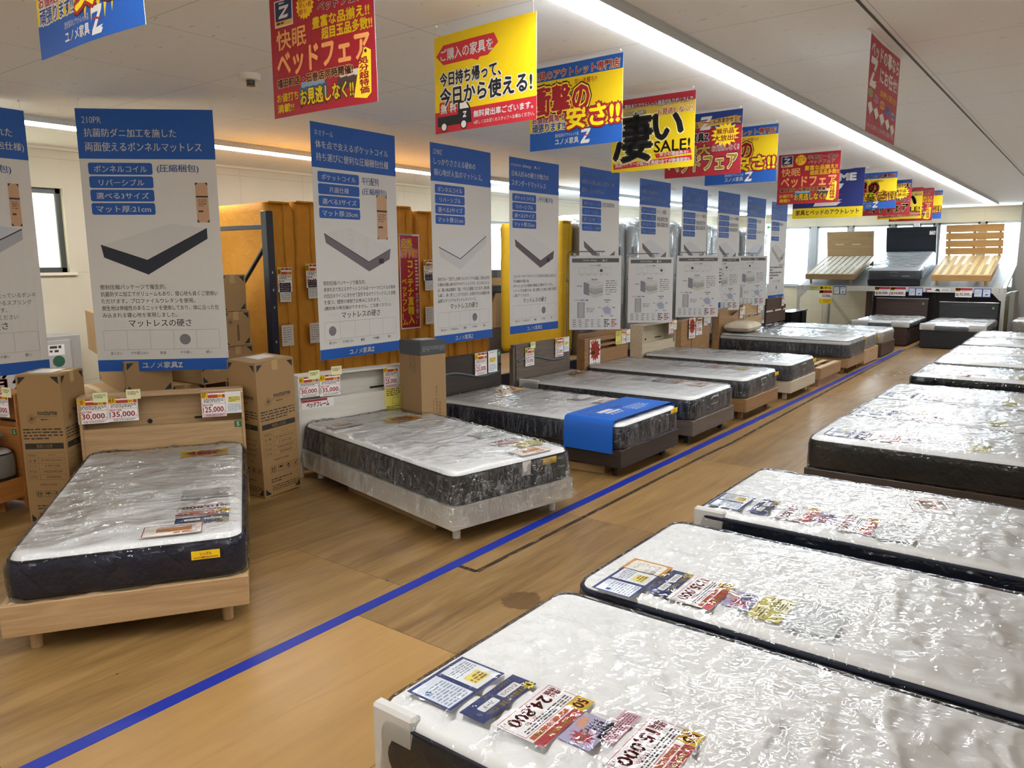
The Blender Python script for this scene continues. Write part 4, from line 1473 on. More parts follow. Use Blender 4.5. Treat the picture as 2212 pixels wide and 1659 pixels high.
def window_x(y0, y1, z0, z1, glass, fr, x):
    wi[0] += 1
    f = MB(); t = .05
    f.box(x - .05, x, y0, y1, z0, z0 + t).box(x - .05, x, y0, y1, z1 - t, z1).box(x - .05, x, y0, y0 + t, z0, z1).box(x - .05, x, y1 - t, y1, z0, z1)
    f.box(x - .04, x, (y0 + y1) / 2 - .02, (y0 + y1) / 2 + .02, z0, z1)
    w = struct('window_%d' % wi[0], f, fr)
    part('window_pane', MB().box(x - .03, x - .024, y0 + t, y1 - t, z0 + t, z1 - t, .0005), glass, w)
    return w
for i, (a, b, c, d) in enumerate(HL):
    window_x(a, b, c, d, GB if i == 0 else GL, DK if i == 0 else ALU, XL - .06)
    struct('trim_%d' % (i + 1), MB().box(XL - .06, XL + .03, a - .03, b + .06, c - .03, c, .003), paint('#d8d2c2'))
for a, b in ((-7.5, -6.72), (-6.68, -5.93), (-5.77, -5.02), (-4.93, -4.08), (-3.98, -3.56), (-3.46, -3.13), (-3.06, -2.23), (-2.13, -1.42)):
    window_y(a, b, .95, 2.44, GL, ALU)
for i, (a, b) in enumerate(((-5.93, -5.77), (-5.02, -4.93), (-4.08, -3.98), (-3.13, -3.06), (-2.23, -2.13), (-6.72, -6.68))):
    struct('trim_%d' % (i + 4), MB().box(a, b, YB + .03, YB + .12, .95, 2.44, .003), ALU)
struct('trim_10', MB().box(-3.57, -3.45, YB - .04, YB + .13, .95, 2.45, .003), paint('#d9d8d2'))
struct('trim_11', MB().box(-7.5, -1.42, YB - .03, YB + .1, .93, .952, .003), ALU)
# dark joint strip along the ceiling right of the light
struct('trim_12', MB().box(-.962, -.95, YF, YB, CEIL - .004, CEIL + .001, .0005), paint('#3a3733'))
struct('trim_13', MB().box(XL, XL + .03, YF, YB, CEIL - .03, CEIL, .002), paint('#cfc9b8'))

# ------------------------------------------------------------------ lights
def strip_light(label, x0, y0, x1, y1, z=CEIL):
    L = math.hypot(x1 - x0, y1 - y0); a = math.atan2(y1 - y0, x1 - x0)
    root = thing('strip_light', label, 'light', (x0, y0, z), (0, 0, a), 'linear ceiling lights running along the aisle')
    h = MB().box(0, L, -.105, .085, -.012, -.0005, .002)
    h.box(0, L, -.105, -.098, -.05, -.012, .002)
    part('housing', h, paint('#b7babb', .35, .2), root)
    part('lamp_diffuser', MB().box(.01, L - .01, -.045, .045, -.062, -.0125, .008), emit('tube', '#fbfdff', TUBE), root)
    lip = MB().box(.01, L - .01, -.053, -.0455, -.057, -.0125, .001).box(.01, L - .01, .0455, .053, -.057, -.0125, .001).box(.01, L - .01, -.0453, .0453, -.0124, -.012, .0001)
    part('diffuser_flank', lip, emit('flank', '#fbfdff', 10.0), root)
    return root
strip_light('long white strip light on the ceiling above the centre aisle', -1.865, YF + .3, -1.885, 19.1)
strip_light('long white strip light on the ceiling above the standing mattresses by the cream wall', -6.60, YF + .3, -6.93, 19.6)
strip_light('long white strip light on the ceiling right of the frame over the far right mattresses', 3.1, YF + .3, 3.08, 19.1)

# ------------------------------------------------------------------ floor marks
tape = MB()
py = [-2.0, .88, 1.43, 2.71, 4.03, 6.22, 8.4, 10.68, 13.0, 15.3]
px = [-2.672, -2.675, -2.675, -2.679, -2.697, -2.699, -2.699, -2.70, -2.712, -2.725]
V = [(x - .0345, y, 0.0012) for x, y in zip(px, py)] + [(x + .0345, y, .0012) for x, y in zip(px, py)]
n = len(py)
V += [(x, y, 0.0002) for x, y, _ in V]
F = [(i, n + i, n + i + 1, i + 1) for i in range(n - 1)]
F += [(i, i + 1, 2 * n + i + 1, 2 * n + i) for i in range(n - 1)] + [(n + i + 1, n + i, 3 * n + i, 3 * n + i + 1) for i in range(n - 1)]
tape.add(V, F)
tag(part('floor_tape', tape, paint('#112c98', .4)), 'dark blue tape line stuck along the wooden floor beside the left beds', 'tape')
def scuff(name, pts, w, c='#3b2d20', fac=.65):
    k = NT('scuff_' + name)
    t = k.new('ShaderNodeBsdfTransparent'); mx = k.new('ShaderNodeMixShader')
    k.b.inputs['Base Color'].default_value = lin(c)
    f = k.ramp(k.noise(k.coord((18, 4, 1)), 2.0, 4), [(.26, (0, 0, 0, 1)), (.5, (fac, fac, fac, 1))])
    k.link(f, mx.inputs[0]); k.link(t.outputs[0], mx.inputs[1]); k.link(k.b.outputs[0], mx.inputs[2]); k.link(mx.outputs[0], k.out.inputs['Surface'])
    a = MB()
    for (x0, y0), (x1, y1) in zip(pts, pts[1:]):
        L = math.hypot(x1 - x0, y1 - y0); nx, ny = -(y1 - y0) / L * w / 2, (x1 - x0) / L * w / 2
        a.add([(x0 - nx, y0 - ny, .0008), (x1 - nx, y1 - ny, .0008), (x1 + nx, y1 + ny, .0008), (x0 + nx, y0 + ny, .0008)], [(3, 2, 1, 0) if False else (0, 1, 2, 3)])
    o = part('floor_scuff', a, k.m); o['kind'] = 'structure'
    return o
scuff('tape', [(-2.656, 3.012), (-2.522, 3.008), (-2.527, 3.77), (-2.537, 5.85), (-2.523, 6.6), (-2.6, 10.3), (-2.69, 15.5)], .032, '#2e241b', .8)
scuff('rub', [(-1.9, 3.3), (-1.85, 4.9)], .12, '#3f2f20', .5)

# ------------------------------------------------------------------ small ceiling fittings
root = thing('smoke_detector', 'round white smoke detector on the ceiling left of the red banner', 'smoke detector', (-4.2, 2.95, CEIL))
part('detector_base', MB().cyl((0, 0, 0), (0, 0, -.035), .062, .058, 28), paint('#d8d4cb', .4), root)
part('sensor_head', MB().cyl((0, 0, -.035), (0, 0, -.06), .026, .024, 20).cyl((0, 0, -.064), (0, 0, -.068), .026, .026, 20), paint('#3a3834', .4), root)
root = thing('sprinkler_plate', 'flat round metal plate set in the ceiling beyond the yellow banner', 'ceiling plate', (-3.3, 5.35, CEIL))
part('plate', MB().cyl((0, 0, 0), (0, 0, -.006), .06, .055, 28), paint('#a8a6a2', .35, .5), root)
root = thing('exit_sign', 'small green and white exit sign hanging near the back corner', 'sign', (-6.7, 19.3, 2.33), (0, 0, .3))
part('hanging_rod', MB().cyl((0, .015, .17), (0, .015, CEIL - 2.33), .006), paint('#c9c9c4'), root)
part('sign_box', MB().box(-.16, .16, 0, .03, 0, .17, .004), paint('#e8efe8'), root)
a = Art(.3, .15, '#eef3ee', thick=.0005); a.poly([(.2, .03), (.28, .075), (.2, .12)], '#1f9a4a'); a.rect(.02, .04, .12, .11, '#1f9a4a')
o = a.part('sign_face', root); o.location = (0, -.002, .01)

# ------------------------------------------------------------------ beds of the left row
OAK = ('oak', '#c4a47a', '#a3835a')
WHT = ('whitewash', '#d9d5cb', '#cdc8bd')
DRK = ('wenge', '#3a302a', '#28211d')
GRY = ('greyoak', '#6f6357', '#54493f')
MOK = ('midoak', '#a07a52', '#84623f')
ASH = ('paleash', '#c9bda4', '#b5a88e')
BRN = ('brownoak', '#86694d', '#6c5239')
WAL = ('walnut', '#5a4232', '#412f24')
ORG = ('cherry', '#bd7f44', '#a0652f')
NEO = ('darkash', '#1d1e22', '#141518')
TAN = ('tan', '#a8855e', '#8e6d49')
ROS = ('rosewood', '#412c27', '#2d1f1b')
deg = math.radians
ZT, MT = .225, .21

def at_bed(b, x, y, z):
    c, s = math.cos(b[2]), math.sin(b[2])
    return (b[0] + c * x - s * y, b[1] + s * x + c * y, z)

def head_cards(b, where, items, xf=-1.945, grp='price cards on the left row headboards'):
    for it in items:
        kind, y0, y1, zt = it[:4]
        W = y1 - y0
        if kind == 'price':
            num, price = it[4], it[5]
            a = card_price(num, price, W, W * (it[6] if len(it) > 6 else .95), pink=len(it) > 7)
            nm, cat, lb = 'price_card', 'price card', 'red bordered price card reading %s on %s' % (price, where)
            if len(it) > 8: lb = it[8]
        elif kind == 'slip':
            a = Art(W, W * 1.5, '#e8eaea', thick=.0006, eps=.00012)
            H = a.H
            a.L(2).dashes(W * .15, H * .04, W * .85, H * .12, 2, '#a83a44', .5, 1); a.rect(W * .12, H * .3, W * .85, H * .55, '#ecd977')
            a.L(3).dashes(W * .18, H * .33, W * .8, H * .53, 4, '#7a6a30', .5, 2); a.L(2).dashes(W * .1, H * .62, W * .9, H * .95, 6, '#7e93ad', .45, 3)
            nm, cat, lb = 'info_slip', 'card', 'white and blue info slip on %s' % where
        elif kind == 'note':
            a = Art(W, W * .75, it[4] if len(it) > 4 else '#e6e3ac', thick=.0006, eps=.00012)
            a.L(2).dashes(W * .1, W * .15, W * .9, W * .45, 3, '#5c5a34', .5, 1)
            nm, cat, lb = 'sticky_note', 'note', it[5] if len(it) > 5 else 'small pale yellow note at the top of %s' % where
        elif kind == 'yellow':
            a = Art(W, W * 1.15, '#e3d76a', thick=.0006, eps=.00012); H = a.H
            a.L(2).dashes(W * .1, H * .05, W * .9, H * .4, 4, '#4a4626', .5, 1); a.frame(W * .45, H * .45, W * .9, H * .75, .002, '#4a4626'); a.dashes(W * .1, H * .82, W * .9, H * .95, 2, '#4a4626', .5, 2)
            nm, cat, lb = 'notice_card', 'card', 'yellow notice card on %s' % where
        elif kind == 'pop':
            a = Art(W, W * 1.35, '#e9e4e0', thick=.0006, eps=.00012); H = a.H
            a.L(2).star(W * .5, H * .4, W * .52, W * .38, 13, '#9c1f26', 1.1); a.L(3).txt('コンテナ\n直輸入', W * .2, H * .25, W * .8, H * .55, '#f0c428', .04)
            a.txt('ベッドフレーム', W * .12, H * .84, W * .88, H * .95, '#2a1718', .04); a.L(3).poly([(W * .05, H * .06), (W * .4, H * .02), (W * .42, H * .1), (W * .07, H * .14)], '#d8842c')
            nm, cat, lb = 'burst_card', 'card', 'red starburst card on %s' % where
        elif kind == 'plate':
            a = Art(W, W * .25, '#e9e4e0', thick=.0006, eps=.00012); H = a.H
            a.rect(0, 0, W * .8, H * .25, '#a81f2c'); a.L(2).txt('ベッドフレーム', W * .15, H * .35, W * .85, H * .9, '#7a1622', .04)
            nm, cat, lb = 'name_plate', 'card', 'narrow red lettered card on the shelf of %s' % where
        p = at_bed(b, xf + (.004 if kind != 'note' else .006), (y0 + y1) / 2, zt - a.H)
        flat_card(nm, lb, cat, a, p, (0, 0, b[2] + PI / 2), grp)

def mat_cards(b, where, items, z, up=-1, grp='cards under the mattress plastic'):
    """items: (kind, x of lower edge, y centre, args) in bed space; the card's top points to the foot (up=-1) or the head"""
    names = {'double': ('info_sheet', 'card', 'white and navy double info sheet on %s'), 'navy': ('notice_card', 'card', 'navy card with yellow lettering on %s'),
             'price': ('price_card', 'price card', 'red bordered price card reading %s on %s'), 'lilac': ('notice_card', 'card', 'lilac card with red burst on %s'),
             'pink': ('notice_card', 'card', 'narrow pink card on %s'), 'note': ('notice_card', 'card', 'pale yellow note card on %s'), 'orange': ('notice_card', 'card', 'orange framed white card on %s'),
             'sleeve': ('card_sleeve', 'card sleeve', 'empty clear card sleeve on %s'), 'poster': ('poster', 'poster', 'white poster with brown picture on %s'),
             'burst': ('burst_card', 'card', 'yellow card with red burst on %s'), 'brown': ('notice_card', 'card', 'cream card with dark red border on %s'), 'seal': ('size_sticker', 'sticker', 'yellow size sticker on %s')}
    for it in items:
        kind, x, y = it[:3]
        a = card_on_mat(kind, *it[3:]) if kind == 'price' else card_on_mat(kind)
        nm, cat, lb = names[kind]
        lb = lb % ((it[4], where) if kind == 'price' else where)
        rz = b[2] + (PI / 2 if up > 0 else -PI / 2)
        if kind == 'poster': rz += .35
        flat_card(nm, lb, cat, a, at_bed(b, x, y, z), (-PI / 2, 0, rz), grp)

def seal(b, where, y, z, W=.12, x=.012):
    a = card_on_mat('seal')
    flat_card('size_sticker', 'yellow size sticker on %s' % where, 'sticker', a, at_bed(b, x, y, z), (0, 0, b[2] + PI / 2), 'size stickers on mattress ends')

GM = 'plastic wrapped display mattresses on the left row'
# bed 0: cherry frame at the left edge of the view
b0 = (-5.66, .02, deg(-75))
bed_frame('orange cherry wood bed frame at the left edge behind the tall carton', b0[:2] + (0,), b0[2], wd=ORG, head=head_shelf(.8, .56))
mattress('white sided plastic wrapped mattress on the orange cherry bed', at_bed(b0, -.02, 0, ZT), b0[2], L=1.92, W=.95, T=.21, side='#b9b8b4', piping='#23262c', seed=31, group=GM)
pillow('plump grey pillow on the orange cherry bed', at_bed(b0, -1.66, .12, ZT + MT + .022), (0, .05, b0[2] + PI / 2), .7, .45, .17, paint('#8b868a', .9), seed=3)
head_cards(b0, 'the orange cherry headboard', [('price', .05, .23, .80, '40', '30,000'), ('price', .25, .43, .80, '41', '35,000'), ('note', .2, .28, .83, '#dfe3a8', 'green note on the orange cherry headboard'), ('note', .38, .47, .835, '#e6dfb0', 'cream note on the orange cherry headboard')])
mat_cards(b0, 'the orange cherry bed by its pillow', [('burst', -1.3, .25)], ZT + MT + .006)

# bed 1: oak
b1 = (-3.255, 1.519, deg(-33.9))
bed_frame('light oak bed frame nearest the left side, turned toward the aisle', b1[:2] + (0,), b1[2], zb=.095, zt=.235, wd=OAK, head=head_shelf(.80, .585), W=.985)
mattress('white plastic wrapped mattress with navy sides on the light oak bed', at_bed(b1, -.035, .01, .237), b1[2], L=1.9, W=.94, T=.205, side='#161f3d', piping='#10141f', st=.0125, seed=2, group=GM, quiltk='crease', wrap_amp=2.2)
head_cards(b1, 'the light oak headboard', [('price', -.505, -.33, .795, '40', '30,000', .97), ('price', -.33, -.152, .798, '41', '35,000', .95), ('price', .235, .39, .80, '37', '25,000', 1.18, 1),
    ('slip', .39, .50, .80), ('note', -.41, -.325, .825, '#e3e8b4', 'pale green note on the light oak headboard'), ('note', -.215, -.13, .835, '#ece4b6', 'tilted cream note on the light oak headboard')])
mat_cards(b1, 'the light oak bed', [('sleeve', -.78, .3), ('price', -.5, .3, '60', '10,800', '11,880'), ('navy', -.3, .3), ('brown', -.22, .18), ('burst', -1.72, .25)], .237 + .205 + .003)
seal(b1, 'the navy end of the light oak bed mattress', .32, .335, x=-.012)

# bed 2: white
b2 = (-2.77, 3.70, deg(-12.1))
bed_frame('whitewashed bed frame with legs near the blue floor tape', b2[:2] + (0,), b2[2], wd=WHT, head=head_shelf(.795, .60, niche='#b9b4a8'), W=.99)
mattress('white plastic wrapped mattress with charcoal sides on the whitewashed bed', at_bed(b2, -.01, 0, ZT + .002), b2[2], L=1.92, W=.96, T=.21, side='#3b3a3c', piping='#2b2b2d', st=.0125, seed=5, skirt=.10, group=GM, wrap_amp=2.2)
head_cards(b2, 'the whitewashed headboard', [('price', -.50, -.33, .785, '40', '30,000'), ('price', -.325, -.145, .785, '41', '35,000'), ('price', .25, .39, .80, '37', '25,000', 1.3, 1), ('slip', .39, .50, .80),
    ('yellow', .255, .42, .615), ('plate', -.48, -.21, .60), ('note', -.41, -.32, .825, '#e3e8b4', 'pale green note on the whitewashed headboard'), ('note', -.22, -.13, .84, '#ece4b6', 'cream note on the whitewashed headboard')])
mat_cards(b2, 'the whitewashed bed', [('sleeve', -.75, .3), ('price', -.47, .25, '60', '19,800', '21,780'), ('note', -.3, .32), ('brown', -.17, .2), ('burst', -1.6, .15)], ZT + MT + .005)
mat_cards(b2, 'the pillow end of the whitewashed mattress', [('brown', -1.55, -.3)], ZT + MT + .005, 1)
seal(b2, 'the charcoal end of the whitewashed bed mattress', .28, .36, x=.004)
tl = MB().box(0, .002, -.035, .035, -.09, 0, .0005)
o = part('care_label', tl, paint('#d2d0cc', .6)); o.location = at_bed(b2, .006, .08, .41); o.rotation_euler = (0, .05, b2[2])
tag(o, 'white cloth care label hanging on the charcoal end of the whitewashed bed mattress', 'label')
carton('long flat brown carton lying under the whitewashed bed', at_bed(b2, -.85, -.10, 0), (0, 0, b2[2]), 1.1, .62, .07, tape=None, name='flat_carton', group='flat cartons under beds')

# bed 3: dark wenge with the blue display band
b3 = (-2.745, 5.48, deg(-.6))
bed_frame('dark wenge bed frame third from the front with cable groove headboard', b3[:2] + (0,), b3[2], wd=DRK, head=head_wave(.77), legc='#241d19')
mattress('plastic wrapped mattress with navy sides under the blue display band', at_bed(b3, -.01, 0, ZT + .002), b3[2], L=1.92, W=.97, T=.205, side='#16203c', seed=9, st=.018,  loose=True, group=GM)
head_cards(b3, 'the dark wenge headboard', [('price', .10, .28, .775, '40', '25,000', 1.2), ('slip', .30, .44, .775)], xf=-1.94)
mat_cards(b3, 'the dark wenge bed', [('sleeve', -.95, .27), ('price', -.66, .27, '60', '25,000', '27,500'), ('brown', -.33, .27), ('burst', -1.7, .2)], ZT + MT + .006)
seal(b3, 'the end of the blue banded mattress', .38, .38, x=.008)
band = MB()
xx = (-.50, -.06)
prof = [(-.522, .20), (-.521, .30), (-.519, .41), (-.50, .446), (-.46, .453)] + [(-.46 + .92 * i / 12, .454) for i in range(1, 13)] + [(.50, .446), (.519, .41), (.522, .2), (.54, .12), (.53, .045)]
V = [(x, y, z) for x in xx for y, z in prof]; n = len(prof)
band.add(V, [(i, i + 1, n + i + 1, n + i)[::-1] for i in range(n - 1)], 0, True)
V2 = [(x, y * .985 if abs(y) > .46 else y, z - .002) for x, y, z in V]
band.add(V2, [(i, i + 1, n + i + 1, n + i) for i in range(n - 1)], 0, True)
br = thing('display_band', 'bright blue printed display band draped across the dark bed mattress', 'display band', at_bed(b3, 0, 0, 0), (0, 0, b3[2]))
part('band_sheet', band, paint('#0f5fc0', .5), br)
a = Art(.84, .34, '#0f5fc0', thick=.0004)
a.L(2).txt('しっかりささえる硬めのマットレス', .06, .02, .5, .06, WHITE, .01); a.rect(.1, .1, .3, .15, WHITE); a.rect(.12, .165, .34, .2, WHITE); a.rect(.36, .1, .46, .13, '#1c2f7c')
for i in range(4): a.rect(.12 + .05 * i, .22, .145 + .05 * i, .245, WHITE)
a.dashes(.42, .16, .7, .3, 5, '#bcd4ee', .4, 3)
o = a.part('printed_face', br); o.location = (-.09, 0, .4555); o.rotation_euler = (-PI / 2, 0, PI / 2)
carton('small brown carton lying under the dark wenge bed', at_bed(b3, -.42, -.27, 0), (0, 0, .12), .42, .36, .07, tape=None, name='flat_carton', group='flat cartons under beds')

# bed 4: grey oak
b4 = (-2.76, 6.80, 0.0)
bed_frame('grey oak bed frame fourth from the front with cable groove headboard', b4[:2] + (0,), 0, wd=GRY, head=head_wave(.79), leg='square', legc='#2c2621')
mattress('plastic wrapped charcoal sided mattress with foam guard on the grey oak bed', at_bed(b4, -.02, 0, ZT + .002), 0, L=1.91, W=.96, T=.21, side='#2b2d33', seed=14, st=.02, loose=True, group=GM, handle=True, guards=[(-1.915, -1.66, (-.485, -.455))], skirt=.0)
head_cards(b4, 'the grey oak headboard', [('price', -.36, -.20, .745, '40', '30,000', 1.2), ('price', .20, .36, .80, '37', '25,000', 1.3, 1), ('slip', .37, .48, .80), ('note', -.27, -.18, .80, '#dfe6a6', 'pale green note on the grey oak headboard')], xf=-1.94)
mat_cards(b4, 'the grey oak bed', [('sleeve', -1.0, .27), ('navy', -.75, .27), ('price', -.64, .27, '66', '35,000', '38,500'), ('brown', -.35, .27), ('burst', -1.75, .2)], ZT + MT + .006)
# bed 5: mid oak with slots
b5 = (-2.765, 8.13, 0.0)
bed_frame('mid brown oak bed frame fifth from the front with two slots in its headboard', b5[:2] + (0,), 0, wd=MOK, head=head_slots(.79), leg='square')
mattress('plastic wrapped charcoal sided mattress on the mid brown oak bed', at_bed(b5, -.02, 0, ZT + .002), 0, L=1.91, W=.97, T=.21, side='#3a3b3f', seed=17, st=.02, loose=True, group=GM, handle=True, wrap_amp=1.2)
head_cards(b5, 'the mid brown oak headboard', [('pop', -.42, -.18, .72), ('yellow', .19, .33, .775), ('price', .34, .46, .79, '37', '29,000', 1.5), ('slip', .45, .56, .78)], xf=-1.925)
mat_cards(b5, 'the mid brown oak bed', [('sleeve', -1.2, .2), ('double', -.95, .2), ('price', -.75, .2, '66', '39,800', '43,780'), ('lilac', -.5, .25), ('note', -.38, .22)], ZT + MT + .006)
seal(b5, 'the end of the mid brown oak bed mattress', .38, .37)
# bed 6: pale ash
b6 = (-2.76, 9.55, 0.0)
bed_frame('pale ash bed frame sixth from the front with open shelf headboard', b6[:2] + (0,), 0, wd=ASH, head=head_shelf(.80, .56, .18), leg='square')
mattress('plastic wrapped charcoal sided mattress on the pale ash bed', at_bed(b6, -.02, 0, ZT + .002), 0, L=1.91, W=.98, T=.21, side='#37373b', seed=21, st=.02, loose=True, group=GM, handle=True, wrap_amp=1.2)
head_cards(b6, 'the pale ash headboard', [('price', .25, .40, .82, '37', '25,000', 1.3, 1), ('slip', .41, .5, .81)], xf=-1.93)
mat_cards(b6, 'the pale ash bed', [('sleeve', -1.2, .2), ('double', -.95, .2), ('price', -.75, .2, '66', '45,000', '49,500'), ('note', -.5, .22)], ZT + MT + .006)
seal(b6, 'the end of the pale ash bed mattress', .38, .37)
# bed 7: low bare slatted frame
b7 = (-2.76, 10.77, 0.0)
bed_frame('low bare slatted oak bed frame without mattress between two plastic wrapped beds', b7[:2] + (0,), 0, wd=TAN, head=head_pocket(.78), leg='none', zb=.09, zt=.24, nslat=13, slat='#d9c9a8')
head_cards(b7, 'the rounded brown headboard', [('pop', -.30, -.08, .80), ('price', -.05, .17, .82, '19', '19,800', 1.3), ('price', .22, .36, .84, '37', '29,000', 1.3), ('slip', .37, .48, .85)], xf=-1.93)
# bed 8: oak with scooped headboard, pillow-top mattress
b8 = (-2.76, 12.13, 0.0)
bed_frame('oak bed frame with scooped headboard under the thick pillow top mattress', b8[:2] + (0,), 0, wd=TAN, head=head_notch(.86), leg='square')
mattress('thick grey sided pillow top mattress in loose plastic on the scooped oak bed', at_bed(b8, -.01, 0, ZT + .002), 0, L=1.93, W=1.0, T=.275, side='#3d4350', band=.05, seed=25, st=.025, loose=True, group=GM, wrap_amp=1.8, skirt=.0, quiltk='flat')
PM = cover('leafprint', '#d9d3bf', '#cbbf9f')
pillow('cream leaf patterned pillow on the scooped oak bed', at_bed(b8, -1.68, -.18, ZT + .275 + .02), (0, -.03, PI / 2), .62, .44, .15, PM, seed=8)
head_cards(b8, 'the scooped oak headboard', [('price', .3, .44, .86, '37', '35,000', 1.3), ('slip', .44, .53, .87)], xf=-1.92)
seal(b8, 'the end of the thick pillow top mattress', .42, .43)
# bed 9 and 10
b9 = (-2.78, 13.17, 0.0)
bed_frame('light oak bed frame with plank headboard eighth along the left row', b9[:2] + (0,), 0, W=.92, wd=OAK, head=head_planks(.88, 3, .03, .03), leg='none', zb=.02, zt=.24)
mattress('plastic wrapped white sided mattress on the light oak plank headboard bed', at_bed(b9, -.02, 0, .242), 0, L=1.91, W=.90, T=.22, side='#b9b7b0', seed=28, st=.03, loose=True, group=GM, wrap_amp=1.4)
head_cards(b9, 'the light oak plank headboard', [('price', .22, .36, .90, '37', '33,000', 1.3), ('slip', .37, .47, .90)], xf=-1.94)
seal(b9, 'the end of the light oak plank bed mattress', .38, .37)
b10 = (-2.79, 14.45, 0.0)
bed_frame('dark brown bed frame with black plank headboard last along the left row', b10[:2] + (0,), 0, W=1.05, wd=WAL, head=head_planks(.92, 3, .03, .03), leg='none', zb=.02, zt=.23)
mattress('plastic wrapped cream mattress on the last dark brown bed', at_bed(b10, -.02, 0, .232), 0, L=1.91, W=1.02, T=.21, side='#c9bfa8', seed=33, st=.03, loose=True, group=GM, wrap_amp=1.6)
head_cards(b10, 'the black plank headboard', [('price', .24, .38, .95, '37', '29,800', 1.3), ('slip', .39, .49, .95)], xf=-1.94)
root = thing('black_cabinet', 'low glossy black headboard cabinet standing below the far window', 'cabinet', (-4.85, 15.75, 0))
part('cabinet_body', MB().box(-.12, .12, -.5, .5, 0, .60, .005).box(.12, .14, -.5, -.2, 0, .60, .004).box(.12, .14, .2, .5, 0, .6, .004), paint('#0f1013', .25), root)
part('cabinet_top', MB().box(-.14, .16, -.52, .52, .60, .62, .004), paint('#1a1c22', .12), root)

# ------------------------------------------------------------------ right hand row
rows = [(1.805, 'nearest right row mattress', .22, '#141a28', 'wave', .0125), (2.81, 'second right row mattress from the front', .215, '#4c4845', 'wave', .0125), (3.945, 'third right row mattress from the front', .21, '#10182e', 'wave', .0125),
        (5.82, 'fourth right row mattress beyond the floor gap', .225, '#383735', 'flat', .018), (6.80, 'fifth right row mattress', .215, '#26282c', 'flat', .025), (7.77, 'sixth right row mattress', .215, '#2d2f33', 'flat', .025),
        (9.42, 'seventh right row mattress beyond the second gap', .22, '#1d2024', 'flat', .025), (10.85, 'eighth right row mattress', .21, '#8d8a84', 'flat', .03), (11.92, 'ninth right row mattress', .21, '#26282c', 'flat', .03),
        (13.25, 'tenth right row mattress', .21, '#2d2f33', 'flat', .03), (14.45, 'last right row mattress before the dark bed', .22, '#26282c', 'flat', .03)]
FW = [('right_grey', '#6d6154', '#564b40'), ('right_grey', '#6d6154', '#564b40'), ('right_dark', '#4a4038', '#3a322c')]
short = ['the nearest right row mattress', 'the second right row mattress', 'the third right row mattress', 'the fourth right row mattress', 'the fifth right row mattress', 'the sixth right row mattress', 'the seventh right row mattress', 'the eighth right row mattress', 'the ninth right row mattress', 'the tenth right row mattress', 'the last right row mattress']
for i, (yc, lb, T, sd, qk, st) in enumerate(rows):
    b = (-1.5, yc, PI)
    bed_frame('low grey brown bed frame under %s' % short[i], (-1.505, yc, 0), PI, W=.985, L=2.02, wd=FW[i % 2 if i < 3 else 2], leg='square', head=None, group='low bed frames under the right row', nslat=9)
    g = [(-.155, .004, (.44, .481))] if i in (0, 2) else None
    mattress('plastic wrapped %s' % lb + (' with paper corner guard' if g else ''), (-1.495, yc, ZT + .001), PI, L=1.95, W=(.95, .88, .95)[i] if i < 3 else .945, piping='#171d2e' if i < 3 else None, pipe_r=.011 if i in (1, 2) else .0055, T=T, side=sd, quiltk=qk, st=st, seed=40 + 3 * i, group='plastic wrapped display mattresses on the right row', wrap_amp=(1.2, 1.0, .9, 1.0)[i] if i < 4 else 1.3, guards=g)
    z = ZT + T + .004
    def C(items): mat_cards(b, short[i], items, z, 1 if False else -1)
    # world +X is bed -x; cards read from the aisle, so the lower edge has the larger local x
    def M(items):
        for it in items:
            kind, X, Y = it[:3]
            mat_cards((0, 0, 0), short[i], [(kind, X, Y) + tuple(it[3:])], z, -1, 'cards under the plastic of the right row mattresses')
    if i == 0:
        M([('double', -1.455, 1.54), ('navy', -1.268, 1.55), ('price', -1.165, 1.565, '50', '24,800', '27,280'), ('lilac', -.995, 1.565), ('pink', -.915, 1.63), ('price', -.858, 1.6, '50', '15,000', '16,500')])
    elif i == 1:
        M([('orange', -1.41, 2.62), ('double', -1.405, 2.46), ('navy', -1.23, 2.55), ('price', -1.14, 2.545, '58', '25,000', '27,500'), ('lilac', -.965, 2.56), ('note', -.86, 2.56), ('sleeve', -.745, 2.575)])
    elif i == 2:
        M([('double', -1.46, 3.66), ('navy', -1.26, 3.67), ('price', -1.138, 3.67, '50', '24,800', '27,280'), ('lilac', -.98, 3.68), ('price', -.872, 3.67, '50', '15,000', '16,500'), ('sleeve', -.7, 3.66), ('poster', -.66, 4.14)])
    elif i in (3, 4, 5, 6):
        y0 = yc - .27
        M([('double', -1.42, y0), ('navy', -1.22, y0), ('price', -1.12, y0, '66', ('29,800', '33,000', '35,000', '39,800')[i - 3], '36,300'), ('lilac', -.93, y0 + .02), ('note', -.55, y0 + .03)])
o = mattress('white wrapped mattress at the far right beside the grey pillar', (-1.15, 16.75, .3), PI, L=1.9, W=.97, T=.25, side='#a9a49c', seed=77, st=.03, group=None)
bed_frame('pale bed frame at the far right beside the grey pillar', (-1.155, 16.75, 0), PI, W=.98, L=2.0, zt=.298, zb=.02, wd=ASH, leg='none', head=None, group=None, nslat=7)

